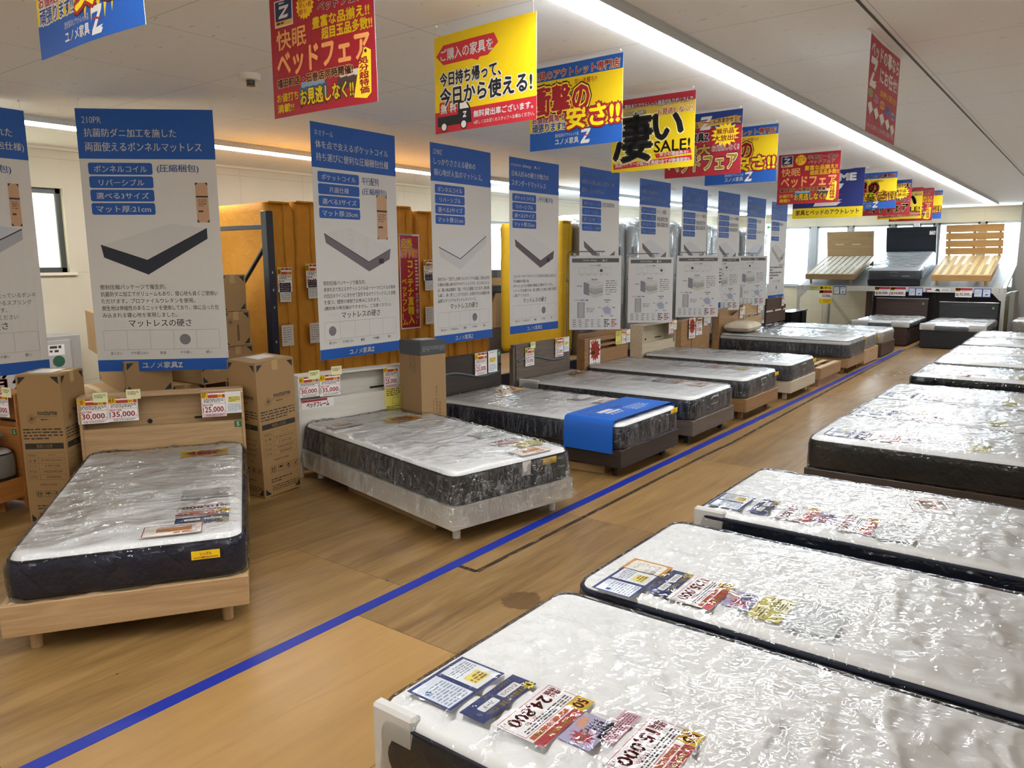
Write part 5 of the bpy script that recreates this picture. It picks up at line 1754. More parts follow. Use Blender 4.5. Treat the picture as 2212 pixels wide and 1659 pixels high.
# ------------------------------------------------------------------ hanging product banners
def warp(a, b=0.0, ph=0.0):
    return lambda u, v: a * math.sin(u * 5.0 + ph + v * 1.2) * (1 - .4 * v) + b * (u - .5) * v
D210 = ['密封圧縮パッケージで衛生的。', '抗菌防ダニ加工でボリュームもあり、寝心地も良くご使用い', 'ただけます。プロファイルウレタンを使用。', '側生地は伸縮性のあるニットを使用しており、体に沿った包', 'み込まれる寝心地を実現しました。']
DNEO = ['密封圧縮パッケージで衛生的。', '身体を点で支えるポケットコイルは一つ一つのコイルが身体', 'の凹凸のラインに合わせて変形するのでリラックスした状態', 'を保つ、理想の体制でお休みになれます。', '(開封後の再圧縮はできません。ご注意ください)']
D329 = ['当社グループ店でしか買えないオリジナル商品。日本人が好', 'む硬めの寝心地のおすすめマットレスです。ボンネルコイル', 'は、寝心地は体重を「面」で支える感覚になります。耐久性', 'も高く、長く使うことができます。お求めやすいお値段の高', '品質なオリジナルマットレスシリーズ。']
DA1 = ['スタンダードタイプのマットレスは日本人の好みに合わせた', 'やや硬めの寝心地。', 'ポケットコイルが身体に馴染んで朝までぐっすり。', 'リバーシブル仕様のため、長く愛用して心地よい眠りを提供', 'し続けてくれます。']
DV0 = ['密封圧縮パッケージで衛生的。', 'スプリングコイルが連結して1つの板になっているボンネ', 'ルコイルマットレス。荷重が全体にかかるスプリング', 'でへたりにくく、耐久性に優れています。', '開封後の再圧縮はできません。ご注意ください']
P3 = 'リバーシブル', '選べる3サイズ'
TW, TN, TG = '#c9c8c6', '#1a2132', '#5d5157'
HP = PI / 2
product_banner('curled blue and white mattress banner cut off at the left edge of the view', -3.985, 1.287, HP, '110PR', 'コストパフォーマンスに優れた', 'ボンネルマットレス(圧縮梱包仕様)', ['ボンネルコイル', *P3, 'マット厚:13cm'], [('(圧縮梱包)', .25)], 1, 0, '#bfc3cc', '#a7a8b0', DV0, (.50, .33, .545, .52), warp=warp(.010, 0, 2.2))
product_banner('largest blue and white mattress banner headed 210PR above the light oak bed', -3.533, 1.91, deg(43.7), '210PR', '抗菌防ダニ加工を施した', '両面使えるボンネルマットレス', ['ボンネルコイル', *P3, 'マット厚:21cm'], [('(圧縮梱包)', .243)], 3, 0, TW, TN, D210, (.50, .325, .555, .505), warp=warp(.004))
product_banner('blue and white banner for a 20cm mattress with grey quilted picture', -3.20, 2.869, deg(92), 'ネオチール', '体を点で支えるポケットコイル', '持ち運びに便利な圧縮梱包仕様', ['ポケットコイル', '片面仕様', '選べる3サイズ', 'マット厚:20cm'], [('平行配列', .245), ('(圧縮梱包)', .3)], 0, 2, '#cfcecb', '#6b6168', DNEO, (.44, .335, .52, .57), warp=warp(.003, 0, 1))
product_banner('blue and white banner headed 3298Z above the tall grey capped carton', -3.213, 3.749, deg(92.3), '3298Z', 'しっかりささえる硬めの', '寝心地が人気のマットレス。', ['ボンネルコイル', *P3, 'マット厚:21cm'], [], 3, 0, '#d3d2d0', '#c6c5c3', D329, warp=warp(.003, 0, 2))
product_banner('blue and white banner headed A-1 in front of the yellow wrapped mattress', -3.234, 4.557, HP, 'more sleep  A-1', '日本人好みの硬さが魅力の', 'スタンダードマットレス', ['ポケットコイル', *P3, 'マット厚:23cm'], [('(平行配列)', .245)], 3, 1, '#cfcecb', TG, DA1, warp=warp(.002))
product_banner('blue and white banner headed B-1 above the first grey spec sheet', -3.16, 5.334, HP, 'more sleep  B-1', '硬めをお探しの方にピッタリ', 'のハードマットレス', ['ポケットコイル', *P3, 'マット厚:25cm'], [('(交互配列)', .245)], 4, 1, '#cfcecb', TG, DA1)
product_banner('blue and white banner headed C-1 soft above the second grey spec sheet', -3.217, 6.393, HP, 'more sleep  C-1(ソフト)', '心地よい柔らかさの', 'スペシャルソフトマットレス', ['ポケットコイル', *P3, 'マット厚:27cm'], [('3ゾーン構造', .245), ('表面:通気生地', .31), ('裏面:抗菌生地', .36)], 1, 1, '#c6c7cb', TG, DA1, far=True)
product_banner('blue and white banner headed C-1 hard above the third grey spec sheet', -3.25, 7.319, HP, 'more sleep  C-1(ハード)', 'しっかり安定した硬さの', 'スペシャルハードマットレス', ['ポケットコイル', *P3, 'マット厚:27cm'], [('(3ゾーン構造)', .245), ('表面:通気生地', .31), ('裏面:抗菌生地', .36)], 3, 1, '#c6c7cb', TG, DA1, far=True)
product_banner('blue and white banner headed D-1 above the fourth grey spec sheet', -3.192, 8.058, HP, 'more sleep  D-1', '極上の心地よさを味わえる', 'プレミアムピロートップマットレス', ['ポケットコイル', *P3, 'マット厚:33cm'], [('(5ゾーン構造)', .245), ('表面:通気生地', .31), ('裏面:抗菌生地', .36)], 2, 1, '#c6c7cb', TG, DA1, far=True)
product_banner('second to last blue and white mattress banner with pale blue mattress picture', -3.203, 8.917, HP, 'P-7279', 'シーリー独自の姿勢保持で', 'つに理想の寝姿勢サポート', ['ポスチャーテック', *P3, 'マット厚:23cm'], [('平行配列', .245), ('S〜WDサイズ', .365)], 3, 0, '#c6cad6', '#9fa3b4', DA1, far=True)
product_banner('last and farthest blue and white mattress banner beside the back windows', -3.262, 9.896, HP, 'TW-100', 'フランスベッドの最新', '人気マットレス', ['高密度スプリング', 'リバーシブル', None, 'マット厚:19cm'], [('両面仕様', .245)], 2, 1, '#c9c5c2', '#a39c98', DA1, far=True, redword='FRANCE')
MATS

# ------------------------------------------------------------------ sale banners overhead
SG = 'colourful sale banners hung across the ceiling'
sale_banner('blue and yellow sale banner cut by the top left edge of the photo', -2.29, 1.092, .02, .59, .42, 2.67, draw_shock, SG, warp(.012, .0, .5))
sale_banner('large red bed fair banner cut by the top edge of the photo', -2.468, 2.053, .034, .59, .46, 2.69, draw_fair, SG, warp(.008, 0, 1))
sale_banner('yellow banner with black truck picture above the red footer', -2.207, 2.72, -.05, .59, .42, 2.646, draw_takehome, SG, warp(.004, 0, 2))
sale_banner('nearer full blue and yellow sale banner behind the truck banner', -2.297, 3.598, -.017, .587, .431, 2.677, draw_shock, SG, warp(.003))
sale_banner('nearer yellow SALE banner with huge black brush letters', -2.359, 4.615, -.006, .586, .453, 2.673, draw_sale, SG)
sale_banner('nearer red and navy banner with gold letters behind the yellow SALE banner', -2.363, 5.412, -.013, .585, .436, 2.68, draw_bigfair, SG)
sale_banner('blue and yellow sale banner third in line behind the gold lettered red banner', -2.355, 6.134, -.006, .587, .431, 2.674, draw_shock, SG)
sale_banner('fully visible red bed fair banner in front of the navy flag', -2.345, 7.899, -.003, .589, .479, 2.66, draw_fair, SG, warp(.003))
sale_banner('large navy flag banner with yellow footer strip hanging from a rod', -2.578, 9.459, 0, .78, .54, 2.652, draw_navy, SG, warp(.003), bar='#c7c7c7')
sale_banner('blue and yellow sale banner just behind the navy flag', -2.29, 10.177, 0, .59, .42, 2.654, draw_shock, SG)
sale_banner('farther red and navy banner with gold letters beyond the navy flag', -2.317, 11.221, 0, .59, .44, 2.645, draw_bigfair, SG)
sale_banner('farther yellow SALE banner beyond the navy flag', -2.405, 12.556, 0, .59, .436, 2.645, draw_sale, SG)
sale_banner('farthest red bed fair banner near the back windows', -2.339, 13.033, -.003, .587, .471, 2.666, draw_fair, SG)
sale_banner('farthest blue and yellow sale banner at the end of the line', -2.289, 13.478, 0, .59, .419, 2.655, draw_shock, SG)
sale_banner('red banner with white letters hanging right of the centre strip light', -.943, 4.345, HP, .632, .455, 2.70, draw_trust, SG, warp(.004), bar='#cfcfcf')

# red poster in front of the orange mattresses
def draw_poster(a):
    W, H = a.W, a.H
    a.rect(0, 0, W, H, '#e6ddd8'); a.L(2).rect(.01, .012, W - .01, H - .012, '#a31a2b')
    a.L(3).txt('店長', .03, .05, W * .62, .13, YEL, .03, ((.14, WHITE), (.08, RED)))
    a.txt('おすすめ!!', .02, .14, W * .88, .21, '#f0a32c', .03, ((.14, WHITE), (.08, RED)))
    a.txt('コ\nン\nテ\nナ\n直\n輸\n入', W * .38, .25, W * .66, .85, YEL, .04)
    a.txt('ベ\nッ\nド\nフ\nレ\n|\nム', W * .08, .42, W * .34, .86, YEL, .03)
    a.txt('だ\nか\nら\n安\nい\n!', W * .76, .56, W * .92, .86, WHITE, .02)
    a.dashes(W * .76, .24, W * .92, .54, 9, '#d9c2bd', .6, 4)
sale_banner('tall narrow red poster with yellow letters hanging before the orange mattresses', -5.3, 5.384, HP, .26, .90, 1.90, draw_poster, None, warp(.008), cat='poster', bar='#8c8f90')

# ------------------------------------------------------------------ spec sheets on chrome stands
def spec_sheet(label, x, y, ang, ztop, model, idx, k=1.414):
    # large sheets beside the headboards
    x, y, ztop = x * k, y * k, 1.65 + (ztop - 1.65) * k
    root = thing('spec_sheet', label, 'sign', (x, y, ztop - .594 * k), (0, 0, ang), 'grey spec sheets hung on chrome stands')
    root.scale = (k, k, k)
    a = Art(.42, .594, '#d6d6d6', thick=.002)
    a.rect(.02, .022, .40, .055, '#5b5b5d')
    a.L(2).txt('more sleep', .11, .029, .22, .048, '#d9d9d9'); a.txt(model, .265, .029, .265 + .012 * len(model), .048, '#e6e6e6', .02)
    a.txt('マットレスの硬さ', .16, .073, .255, .085, '#3a3a3c', .02)
    hardness(a, .075, .095, .335, .145, idx, c='#4a4a4c')
    a.txt('製品仕様', .18, .185, .225, .197, '#3a3a3c', .02)
    for i, c in enumerate(('#c6c5bf', '#b9bdb0', '#a9aaac', '#c4c7b4')):
        v = .225 + .024 * i
        a.poly([(.16, v), (.205, v + .02), (.275, v + .0), (.275, v + .022), (.205, v + .042), (.16, v + .022)], c)
    a.L(3).poly([(.115, .21), (.16, .225), (.16, .32), (.115, .305)], '#83858f')
    for i in range(8): a.rect(.165 + .013 * i, .26, .17 + .013 * i, .3, '#8f9092')
    a.poly([(.115, .208), (.19, .195), (.275, .212), (.205, .236)], '#cbcccc')
    a.L(2).dashes(.295, .2, .385, .325, 7, '#6a6a6c', .3, 5); a.dashes(.06, .24, .105, .25, 1, '#6a6a6c', .6, 2)
    a.txt('スプリング配列・線径', .04, .35, .155, .362, '#3a3a3c', .02); a.txt('総合評価', .285, .35, .335, .362, '#3a3a3c', .02)
    a.rect(.065, .372, .125, .5, '#9297a8'); a.L(3).rect(.074, .376, .116, .496, '#b0b0b0'); a.L(2)
    a.dashes(.14, .42, .205, .46, 3, '#6a6a6c', .35, 6)
    P = lambda r: [(.312 + r[i] * math.sin(2 * PI * i / 5), .438 - r[i] * math.cos(2 * PI * i / 5)) for i in range(5)]
    q = P([.05] * 5); a.line(q + [q[0]], .0012, '#8a8c9a'); a.L(3).poly(P([.035, .03, .042, .036, .045]), '#a3a6bd')
    a.L(2)
    for i in range(5):
        a.dashes(.295 + .062 * math.sin(2 * PI * i / 5), .432 - .062 * math.cos(2 * PI * i / 5), .33 + .062 * math.sin(2 * PI * i / 5), .445 - .062 * math.cos(2 * PI * i / 5), 1, '#6a6a6c', .5, i)
    for i in range(5): a.rect(.02, .508 + .017 * i, .4, .509 + .017 * i, '#8f8f92')
    for u in (.02, .07, .125, .175, .225, .28, .34, .399): a.rect(u, .508, u + .001, .576, '#8f8f92')
    for i in range(4):
        for j in range(5): a.dashes(.028 + .051 * j, .513 + .017 * i, .06 + .051 * j, .52 + .017 * i, 1, '#555557', .8, i * 5 + j)
        a.dashes(.285, .512 + .017 * i, .335, .522 + .017 * i, 1, '#1c1c1e', .9, i); a.dashes(.345, .512 + .017 * i, .395, .522 + .017 * i, 1, '#b02a3c', .9, i)
    a.part('printed_sheet', root)
    cl = MB()
    for u in (-.17, .02): cl.box(u - .012, u + .012, -.006, .006, .588, .615, .002)
    part('bulldog_clip', cl, paint('#8f9496', .3, .7), root)
    # the pole it hangs from stands beside it
    c, s = math.cos(ang), math.sin(ang)
    px, pyy = x - .32 * c - .02 * s, y - .32 * s + .02 * c
    st = thing('sign_stand', 'chrome pole stand holding the spec sheet headed %s' % model.replace('(ソフト)', ' soft').replace('(ハード)', ' hard'), 'sign stand', (px, pyy, 0), (0, 0, ang), 'chrome sign stands by the headboards')
    zt = ztop + .045
    pts = [(-.0, 0, .02), (0, 0, zt - .04)] + [(.04 - .04 * math.cos(t), 0, zt - .04 + .04 * math.sin(t)) for t in (.4, .8, 1.2, 1.57)] + [(.43, 0, zt)]
    CH = paint('#7d8284', .25, .85)
    part('pole', MB().tube(pts, .006, 8), CH, st)
    part('lower_arm', MB().tube([(.0, 0, zt - .05), (.40, 0, zt - .05), (.40, 0, zt - .002)], .003, 6), CH, st)
    part('clamp_knob', MB().cyl((-.015, 0, ztop - .28), (.015, 0, ztop - .28), .013), CH, st)
    part('stand_base', MB().cyl((0, 0, 0), (0, 0, .02), .06, .055, 24), CH, st)
    return root
spec_sheet('grey spec sheet headed A-1 before the grey wrapped mattress', -3.231, 5.391, deg(41.1), 1.684, 'A-1', 3)
spec_sheet('grey spec sheet headed B-1 above the pale ash headboard', -3.26, 6.417, deg(43.4), 1.671, 'B-1', 4, 1.44)
spec_sheet('grey spec sheet headed C-1 soft with complete front', -3.11, 7.117, deg(39.5), 1.685, 'C-1(ソフト)', 1, 1.5)
spec_sheet('grey spec sheet headed C-1 hard partly hidden by its neighbour', -3.362, 8.356, deg(43), 1.676, 'C-1(ハード)', 3, 1.45)
spec_sheet('grey spec sheet headed D-1 farthest of the spec sheets', -3.37, 9.238, deg(43), 1.685, 'D-1', 2)

# ------------------------------------------------------------------ cartons
a1, a2 = nocturne_face(.30, .96), nocturne_face(.26, .96)
def box_from(near, ang, w1, w2):
    c, s = math.cos(ang), math.sin(ang)
    return (near[0] + c * w1 / 2 - s * w2 / 2, near[1] + s * w1 / 2 + c * w2 / 2, 0)
# the front of the carton is its left visible face
carton('tall brown printed carton standing left of the light oak headboard', box_from((-5.119, 2.085), 2.29, .30, .266), (0, 0, 2.29 - PI / 2 + PI / 2), .30, .266, .969,
       [('front', nocturne_face(.30, .96)), ('left', nocturne_face(.266, .96))], slip=(-.1, .08, -.06, .08))
p2 = box_from((-4.549, 3.118), 1.623, .329, .302)
carton('tall brown printed carton leaning between the light oak and whitewashed headboards', (p2[0] + .0, p2[1] + .0, .008), (deg(1.5), deg(-2.5), 1.623), .329, .302, .975,
       [('front', nocturne_face(.329, .96)), ('left', nocturne_face(.302, .96))], slip=(-.06, .1, -.05, .09))
pn = box_from((-4.221, 4.382), 1.439, .256, .271)
af = Art(.256, .86, '#9b7d55', thick=.0004, eps=.00015)
af.L(2).txt('COMPRESSION POCKET COIL', .145, .28, .163, .82, '#4a3a28', .0, rot=270); af.txt('MATTRESS', .178, .42, .196, .66, '#4a3a28', 0, rot=270); af.dashes(.118, .4, .124, .8, 30, '#5a4630', .6, 3)
al = Art(.271, .86, '#8f7048', thick=.0004, eps=.00015)
al.L(2).frame(.17, .03, .2, .07, .003, '#3f3222'); al.frame(.17, .08, .2, .12, .003, '#3f3222'); al.frame(.17, .13, .2, .17, .003, '#3f3222'); al.dashes(.13, .03, .15, .16, 10, '#5a4630', .5, 3)
cb = carton('tall brown carton with dark grey printed cap beside the whitewashed headboard', pn, (0, 0, 1.439), .256, .271, 1.02, [('front', af), ('left', al)], tape=None, cap=(.115, '#45484a'), slip=(-.05, .1, -.05, .08))
ac = Art(.256, .1, '#45484a', thick=.0004, eps=.00015); ac.L(2).txt('neochill', .02, .035, .19, .08, '#7d8284', .0, rot=180); ac.txt('chill', .2, .035, .252, .08, '#7d8284', 0, rot=180)
o = ac.part('cap_print', cb); o.location = (0, -.271 / 2 - .0035, .915)

# stack of cartons by the rack and the pile behind the light oak headboard
SGp = 'cartons stacked by the rack behind the light oak headboard'
def end_face(W, H, logo=False):
    a = Art(W, H, '#9a7a50', thick=.0004, eps=.00015); face_tris(a, W, H, .05)
    if logo:
        a.L(2).txt('nocturne', W * .52, H * .4, W * .6, H * .85, '#2b2620', .02, rot=90)
        for i in range(7):
            t = PI * i / 7 + .3
            a.line([(W * .3 - .03 * math.cos(t), H * .3 - .035 * math.sin(t)), (W * .3 + .03 * math.cos(t), H * .3 + .035 * math.sin(t))], .0018, '#2b2620')
    return a
stk = [('topmost brown carton of the stack beside the navy rack post', -6.1, 3.64, 1.255, .25, .295, False, .06), ('brown carton second from the top of the stack beside the navy rack post', -6.1, 3.68, .97, .26, .28, True, 0), ('brown carton third from the top of the stack beside the navy rack post', -6.12, 3.72, .70, .28, .265, False, -.05),
       ('brown carton under the stack beside the navy rack post', -6.12, 3.7, .36, .3, .335, False, 0.02), ('lowest brown carton of the stack beside the navy rack post', -6.12, 3.7, .02, .3, .335, False, 0)]
for lb, x, y, z, w, h, lg, rz in stk:
    carton(lb, (x, y, z), (0, 0, HP + rz), w, .95, h, [('front', end_face(w, h, lg))], tape='top', group=SGp)
for i in range(3):
    y = 2.70 + .30 * i
    carton(('left', 'middle', 'right')[i] + ' brown carton with white slip in the pile behind the light oak headboard', (-6.0, y, .40), (0, 0, HP - .2), .29, .7, .30, [('front', end_face(.29, .3))], group=SGp)
    carton(('left', 'middle', 'right')[i] + ' floor level brown carton in the pile behind the light oak headboard', (-6.0, y, .0), (0, 0, HP - .2), .29, .7, .395, [('front', end_face(.29, .39))], group=SGp)
    a = Art(.09, .17, '#cfccc4', thick=.001); a.L(2).dashes(.01, .01, .08, .16, 8, '#77746c', .5, i)
    q = Matrix.Rotation(HP - .2, 3, 'Z') @ Vector((.0, -.355, .08)) + Vector((-6.0, y, .40))
    flat_card('paper_slip', ('left', 'middle', 'right')[i] + ' white paper slip taped on a low pile carton', 'slip', a, q, (0, 0, HP - .2), 'paper slips on the carton pile')
carton('long brown carton lying across the low pile behind the light oak headboard', (-5.98, 2.98, .702), (0, 0, HP - .25), .32, .95, .24, [('front', end_face(.32, .24)), ('left', end_face(.9, .24))], group=SGp)
carton('second long brown carton on the low pile beside the first', (-5.93, 3.40, .702), (0, 0, HP + .05), .28, .8, .16, [('front', end_face(.28, .16))], group=SGp)
carton('brown carton on top at the left end of the pile by the hydrant cabinet', (-6.3, 3.0, .943), (0, 0, HP - .3), .3, .6, .33, [('front', end_face(.3, .33))], group=SGp)
carton('small brown carton on the right of the low pile behind the light oak headboard', (-5.9, 3.40, .865), (0, 0, HP + .05), .27, .6, .12, [('front', end_face(.27, .12))], group=SGp)

# ------------------------------------------------------------------ rack, deck and standing mattresses
NAVY = paint('#141c33', .4)
root = thing('rack_frame', 'navy steel rack end frame with diagonal brace beside the orange mattresses', 'rack', (-5.72, 4.1, 0))
p_ = MB().box(-.04, .04, -.035, .035, 0, 2.08, .004)
po = part('post', p_, NAVY, root)
part('post_holes', MB().box(.0402, .0408, -.006, .006, 1.55, 1.57, .0002).box(.0402, .0408, -.006, .006, 1.40, 1.42, .0002).box(.0402, .0408, -.006, .006, 1.25, 1.27, .0002).box(.0402, .0408, -.006, .006, .95, .97, .0002).box(.0402, .0408, -.006, .006, .8, .82, .0002), paint('#b9bdc4'), po)
part('post', MB().box(-1.04, -.96, -.035, .035, 0, 2.08, .004), NAVY, root)
part('cross_brace', MB().box(-.96, -.04, -.012, .012, 1.93, 1.97, .003), NAVY, root)
part('diagonal_brace', MB().cyl((-.05, 0, 1.78), (-.95, 0, .95), .018, n=4), NAVY, root)
part('diagonal_brace', MB().cyl((-.95, 0, .95), (-.05, 0, .2), .018, n=4), NAVY, root)
root = thing('low_platform', 'low navy steel platform with wooden deck under the standing mattresses', 'platform', (0, 0, 0))
part('deck_boards', MB().box(-7.15, -5.86, 4.14, 18.0, .215, .248, .003), wood('deck', '#a98a68', '#8d7050', 1), root)
part('front_beam', MB().box(-5.86, -5.81, 4.14, 18.0, .11, .25, .004), NAVY, root)
part('back_beam', MB().box(-7.2, -7.15, 4.14, 18.0, .11, .25, .004), NAVY, root)
for y in (4.2, 6.9, 9.6, 12.3, 15.0, 17.9):
    for x in (-5.84, -7.17): part('foot', MB().box(x - .03, x + .03, y - .04, y + .04, 0, .11, .003), NAVY, root)
CO = cover('orange', '#d2922b', '#c78724')
CY = cover('yellow', '#d8af20', '#cda61b')
ordw = ['first', 'second', 'third', 'fourth', 'fifth', 'sixth', 'seventh', 'eighth', 'ninth', 'tenth']
for i in range(10):
    upright('%s orange wrapped mattress standing on edge counted from the navy rack post' % ordw[i], (-5.9 - .02 * (i % 2), 4.22 + .315 * i, .25), .285, CO, seed=60 + i, H=1.94 + .02 * ((i * 7) % 3 - 1), group='orange wrapped mattresses standing in a row')
for i, z, kind in ((0, 1.50, 'p'), (0, 1.36, 's'), (0, .98, 'w'), (1, 1.53, 'p'), (1, 1.38, 's'), (1, .98, 'w'), (6, 1.56, 'p'), (6, 1.40, 's'), (6, 1.05, 'w'), (5, 1.48, 'p')):
    wh = 'the %s orange mattress' % ordw[i]
    if kind == 'p': a = card_price('50', '24,800', .155, .22); nm, ct, lb = 'price_card', 'price card', 'red bordered price card reading 24,800 taped on ' + wh
    elif kind == 's':
        a = Art(.12, .17, '#e2e2df', thick=.0006); a.L(2).dashes(.01, .01, .11, .16, 9, '#8d97a5', .45, i); nm, ct, lb = 'info_slip', 'slip', 'printed white slip taped below the price card on ' + wh
    else:
        a = Art(.13, .19, '#ddd9d4', thick=.0006); a.L(2).dashes(.015, .02, .11, .17, 7, '#9a958f', .35, i); nm, ct, lb = 'paper_sheet', 'slip', 'plain white sheet taped low on ' + wh
    flat_card(nm, lb, ct, a, (-5.9 + .035, 4.22 + .315 * i + .14, z - a.H + .1), (0, 0, HP), 'papers taped on the orange mattresses')
upright('yellow wrapped mattress standing on edge beyond the navy rack boards', (-6.2, 9.42, .25), .27, CY, seed=81, W=1.13)
FS = film('clear_bag', 9.0, .7, 2.4, .1, .12, (1, 1, .35), 1.0)
SD, SL = paint('#6d7075', .6), paint('#d3d7da', .5)
for i in range(24):
    y = 9.72 + .33 * i
    lb = 'dark grey mattress in clear plastic standing next to the yellow mattress' if i == 0 else '%s of the clear bagged silvery mattresses standing beyond the yellow one' % ('nearest', 'second', 'third', 'fourth', 'fifth', 'sixth', 'seventh', 'eighth', 'ninth', 'tenth', 'eleventh', 'twelfth', 'thirteenth', 'fourteenth', 'fifteenth', 'sixteenth', 'seventeenth', 'eighteenth', 'nineteenth', 'twentieth', 'third to last', 'second to last', 'last')[i - 1]
    up = upright(lb, (-6.02 + .03 * ((i * 5) % 3 - 1), y, .25), .26, SD if i == 0 else SL, seed=90 + i, H=1.92 + .03 * ((i * 3) % 4), group='clear bagged mattresses standing in a row', plastic=FS, seam=False)
    if i in (3, 4, 6):
        a = Art(.12, .9, '#c3c8cc', thick=.0004)
        for k in range(3):
            a.L(2).line([(.06, .02 + .3 * k), (.02, .08 + .3 * k), (.04, .08 + .3 * k), (.04, .14 + .3 * k), (.08, .14 + .3 * k), (.08, .08 + .3 * k), (.1, .08 + .3 * k), (.06, .02 + .3 * k)], .006, '#4f6a72')
        o = a.part('arrow_print', up); o.location = (.034, .13, .7); o.rotation_euler = (0, 0, HP)
# storage rack with boards left of the yellow mattress
root = thing('storage_rack', 'black shelf beam rack against the cream wall behind the blue banners', 'rack', (-7.85, 9.5, 0))
part('shelf_beam', MB().box(-.32, .36, -.9, .62, 1.16, 1.26, .004), paint('#15181f', .4), root)
for y in (-.86, .58): part('post', MB().box(.28, .35, y - .035, y + .035, 0, 1.16, .003).box(-.31, -.24, y - .035, y + .035, 0, 1.16, .003), paint('#15181f', .4), root)
carton('brown carton with grey cap on the black shelf beam by the window', (-7.75, 9.75, 1.262), (0, 0, HP), .42, .5, .24, cap=(.12, '#45484a'), tape=None)
carton('tall plain brown carton under the black shelf beam', (-7.75, 9.75, .60), (0, 0, HP), .5, .5, .55, tape=None)
tag(part('wood_board', MB().box(-7.95, -7.55, 9.35, 9.95, .0, .595, .004).box(-7.55, -7.51, 9.35, 9.95, .0, .595, .004), wood('board', '#6e6152', '#5b4f43', 2)), 'grey brown wooden board panel standing under the black shelf beam', 'board')
tag(part('wood_board', MB().box(-7.1, -7.04, 7.7, 8.72, .249, .92, .004), wood('board', '#6e6152', '#5b4f43', 2)), 'grey brown board leaning behind the dark wenge headboard', 'board')

# hydrant cabinet on the wall
root = thing('hydrant_cabinet', 'grey steel fire hydrant cabinet on the cream wall under the small window', 'cabinet', (-8.243, 2.9, 0))
GREY = paint('#9a9a98', .45)
part('cabinet_body', MB().box(0, .32, -.55, .55, 0, .96, .004), GREY, root)
dr = part('cabinet_door', MB().box(.321, .335, -.5, .45, .06, .92, .003), paint('#a6a6a4', .4), root)
a = Art(.9, .8, '#a6a6a4', thick=.0004)
a.L(2).txt('消火栓', .12, .24, .86, .42, '#6e2426', .02); a.rect(.6, .02, .86, .12, '#dcdcda'); a.L(3).dashes(.62, .03, .84, .11, 2, '#3a3a3a', .6, 1); a.L(2).disc(.8, .18, .055, '#2c5a4a')
o = a.part('door_print', root); o.location = (.337, -.02, .1); o.rotation_euler = (0, 0, HP)
part('door_handle', MB().box(.336, .36, .38, .41, .45, .55, .003), paint('#55585a', .3, .6), root)

# ------------------------------------------------------------------ back platform with beds
Y0 = 18.3; ZR = 1.045; TA = math.atan2(.45, 1.9)
STW = paint('#c3c0b8', .5)
root = thing('display_ramp', 'white steel display ramp platform below the back windows', 'platform', (0, Y0, 0))
part('front_beam', MB().box(-5.55, -1.44, -.03, .03, .93, 1.04, .004), STW, root)
for x in (-5.5, -1.48):
    part('post', MB().box(x - .035, x + .035, -.03, .03, 0, .93, .003), STW, root)
    s = 1 if x < -3 else -1
    g = MB(); V = [(x - s * .04, -.034, .93), (x + s * .2, -.034, .93), (x + s * .06, -.034, .78), (x - s * .04, -.034, .78)]
    V += [(p[0], p[1] + .004, p[2]) for p in V]
    fs = [(0, 1, 2, 3), (7, 6, 5, 4), (0, 4, 5, 1), (1, 5, 6, 2), (2, 6, 7, 3), (3, 7, 4, 0)]
    g.add(V, fs if s < 0 else [f[::-1] for f in fs])
    part('gusset_plate', g, STW, root)
    b = MB()
    for dx in (-.01, .08):
        for z in (.96, 1.01): b.cyl((x + s * dx, -.03, z), (x + s * dx, -.036, z), .009, n=10)
    part('bolt', b, paint('#5a5a5a', .4, .6), root)
    part('back_post', MB().box(x - .03, x + .03, 1.88, 1.94, 0, 1.45, .003), STW, root)
    part('side_bar', MB().box(x - .025, x + .025, .03, 1.88, .86, .91, .003), STW, root)
    V = [(x - .03, 0, 1.035), (x + .03, 0, 1.035), (x + .03, 1.95, 1.485), (x - .03, 1.95, 1.485)]
    V += [(p[0], p[1], p[2] - .06) for p in V]
    part('ramp_edge', MB().add(V, [(0, 1, 2, 3), (7, 6, 5, 4), (0, 4, 5, 1), (1, 5, 6, 2), (2, 6, 7, 3), (3, 7, 4, 0)]), STW, root)
V = [(-5.46, 0, 1.043), (-1.52, 0, 1.043), (-1.52, 1.95, 1.492), (-5.46, 1.95, 1.492)]
V += [(p[0], p[1], p[2] - .03) for p in V]
part('ramp_deck', MB().add(V, [(0, 1, 2, 3), (7, 6, 5, 4), (0, 4, 5, 1), (1, 5, 6, 2), (2, 6, 7, 3), (3, 7, 4, 0)]), wood('rampdeck', '#77716b', '#5d5853', 0), root)
part('deck_stripe', MB().add([(-2.7 + .13 * i + dx + .06 * (dy > .02), dy + .01, 1.0445 + dy * .2303) for i in range(8) for dx, dy in ((0, 0), (.06, 0), (.06, .22), (0, .22))], [(4 * i, 4 * i + 1, 4 * i + 2, 4 * i + 3) for i in range(8)]), paint('#35281f'), root)
